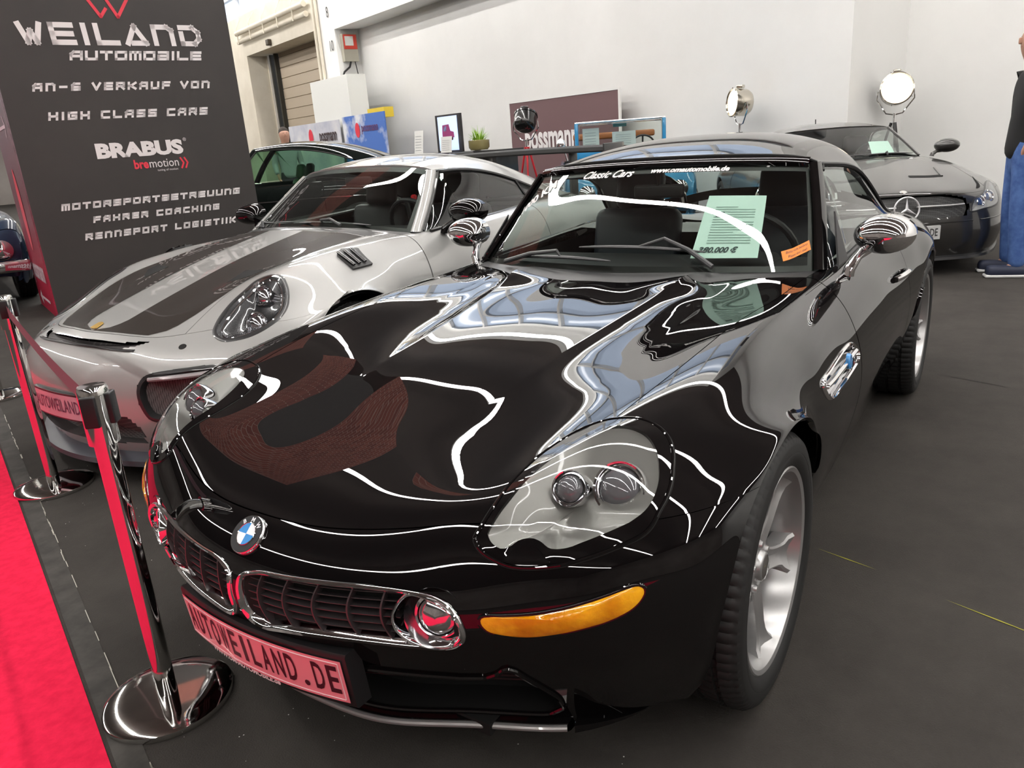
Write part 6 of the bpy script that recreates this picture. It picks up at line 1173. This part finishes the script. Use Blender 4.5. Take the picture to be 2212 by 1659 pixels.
# dark fastback seen beyond the silver coupe
def blue_car():
    P = mat('blue_paint', (.02,.22,.42), .3, 0, 1., coat_rough=.02); loc = hp(6.50, 7.25)
    rz = math.atan2(1.286+.3-loc.y, 1.59-loc.x)+.06
    car, S = classic((loc.x, loc.y, 0), rz, 'bright blue open classic with upright chrome-edged windscreen, beyond the roadster roof', P, W_=.80)
    car.location = (loc.x+.85*math.cos(rz), loc.y+.85*math.sin(rz), 0)
    z0, z1, hw = .98, 1.50, .63; fr = MB()
    for s in (1,-1): q = MB(); q.rbox((-.86, s*hw, (z0+z1)/2), (.06,.055,z1-z0), .015); q.build('windscreen_post', P, car)
    q = MB(); q.rbox((-.86,0,z1), (.05,2*hw+.05,.03), .012); q.build('windscreen_rail', M_chrome, car); q = MB(); q.rbox((-.86,0,z0+.09), (.07,2*hw,.14), .02); q.build('windscreen_base', P, car)
    q = MB(); q.tube([(-.83,-hw+.04,z0+.17),(-.83,hw-.04,z0+.17),(-.83,hw-.04,z1-.03),(-.83,-hw+.04,z1-.03)], .010, 6, closed=True); q.build('glass_trim', M_chrome, car)
    q = MB(); q.add([(-.86,-hw,z0+.1),(-.86,hw,z0+.1),(-.86,hw,z1),(-.86,-hw,z1)], [(0,1,2,3)]); q.build('windscreen', M_glass, car, smooth=False)
    Mt = mat('tan_seat', (.48,.36,.20), .6); Mb = mat('brown_rail', (.28,.10,.03), .5)
    for s in (1,-1): seat(car, -1.7, s*.36, Mt, .5, h=.5, z0=.62, head=False)
    q = MB(); q.rbox((-2.1,0,1.30), (.10,1.3,.10), .03); q.build('rear_rail', Mb, car); steering_wheel(car, (-1.25,.36,1.10)); mirror_housing(car, (-.90,-.86,1.22), (.05,.07,.09), M_chrome, -1, (-.9,-.78,1.0), .012, M_chrome)
    q = MB(); q.rbox((-.90,.0,1.45), (.02,.2,.07), .01); q.build('rear_view_mirror', mat('mirror_teal', (.10,.22,.21), .4), car)
    for (y, w_, h, l) in ((-.42,.24,.28,'tall white printed sheet behind the blue classic windscreen at its left'), (.06,.34,.21,'wide white printed card behind the blue classic windscreen near its middle')):
        o = empty('paper_sheet', (0,0,0), label=l, cat='paper'); M0 = Matrix.Translation(car.location) @ Matrix.Rotation(rz, 4, 'Z'); f = lambda a, b, e=0: tuple(M0 @ Vector((-.92+e, a, b)))
        MB().add([f(y-w_/2, z0+.16), f(y+w_/2, z0+.16), f(y+w_/2, z0+.16+h), f(y-w_/2, z0+.16+h)], [(0,1,2,3)]).build('sheet', Mpw, o, smooth=False)
        for k in range(5): MB().add([f(y-w_*.36, z0+.16+h*(.2+.14*k), .004), f(y+w_*.30, z0+.16+h*(.2+.14*k), .004), f(y+w_*.30, z0+.16+h*(.22+.14*k), .004), f(y-w_*.36, z0+.16+h*(.22+.14*k), .004)], [(0,1,2,3)]).build('print_line', Mpl2, o, smooth=False)
blue_car()
def dark_car():
    P = mat('dark_green_black_paint', (.006,.009,.008), .5, 0, 1., 0., coat_rough=.0); loc = hp(9.45, 3.42)
    car, S = classic((loc.x, loc.y, 0), math.radians(308), 'black classic fastback with chrome window trim, partly hidden by the advertising tower', P, W_=.90)
    car.location = (loc.x+1.75*math.cos(math.radians(308)), loc.y+1.75*math.sin(math.radians(308)), 0); car.scale = (1.04,1.04,1.04)
    glasshouse(car, [[(-.80,0,.965),(-.81,.2,.963),(-.84,.38,.96),(-.88,.53,.955),(-.93,.64,.95),(-.98,.70,.945)],[(-1.02,0,1.21),(-1.03,.18,1.208),(-1.05,.34,1.205),(-1.08,.47,1.20),(-1.12,.57,1.195),(-1.15,.63,1.19)],[(-1.25,0,1.42),(-1.255,.16,1.418),(-1.27,.30,1.415),(-1.29,.42,1.41),(-1.32,.51,1.405),(-1.34,.565,1.40)]],
        [[(-1.27,0,1.435),(-1.275,.16,1.434),(-1.29,.30,1.43),(-1.31,.42,1.425),(-1.34,.52,1.415),(-1.36,.585,1.395)],[(-1.7,0,1.475),(-1.7,.17,1.473),(-1.7,.33,1.465),(-1.7,.46,1.452),(-1.7,.56,1.43),(-1.7,.62,1.395)],[(-2.2,0,1.46),(-2.2,.17,1.458),(-2.2,.33,1.45),(-2.2,.46,1.43),(-2.2,.57,1.40),(-2.2,.64,1.34)],[(-2.7,0,1.36),(-2.7,.17,1.357),(-2.7,.33,1.345),(-2.7,.47,1.32),(-2.7,.59,1.27),(-2.7,.68,1.18)],[(-3.2,0,1.16),(-3.2,.17,1.157),(-3.2,.33,1.145),(-3.2,.47,1.12),(-3.18,.60,1.08),(-3.12,.72,1.0)],[(-3.55,0,.93),(-3.55,.17,.93),(-3.55,.32,.92),(-3.53,.46,.91),(-3.48,.60,.90),(-3.4,.72,.90)]],
        P, [(-.98,.78,.95),(-1.6,.80,.97),(-2.75,.76,.99)], 2.8, thin_glass('green_glass', (.45,.62,.50), 1., 0, 1.55))
    for s in (1,-1): seat(car, -1.75, s*.36, mat('seat_green', (.04,.10,.05), .5), .5, h=.55, z0=.45)
dark_car()
def blue_left():
    P = mat('dark_blue_paint', (.012,.03,.07), .4, 0, 1., .2, coat_rough=.0)
    car, S = classic(tuple(hp(8.8, -1.05)), math.radians(71), 'dark blue classic car whose nose shows at the left edge beside the tower', P)
blue_left()

b = MB(); rr = random.Random(11)
for k in range(90):
    a = rr.uniform(-.9, 3.0); n = rr.uniform(-1.0, -.1); z = .0014; q = rr.uniform(.001, .0022); b.add([hp(a-q, n, z), hp(a, n-q, z), hp(a+q, n, z), hp(a, n+q, z)], [(0,1,2,3)])
o = b.build('floor_specks', mat('speck_white', (.6,.58,.55), .8), None, smooth=False); tag(o, 'tiny pale crumbs scattered on the dark floor along the red carpet', 'crumbs', kind='stuff')
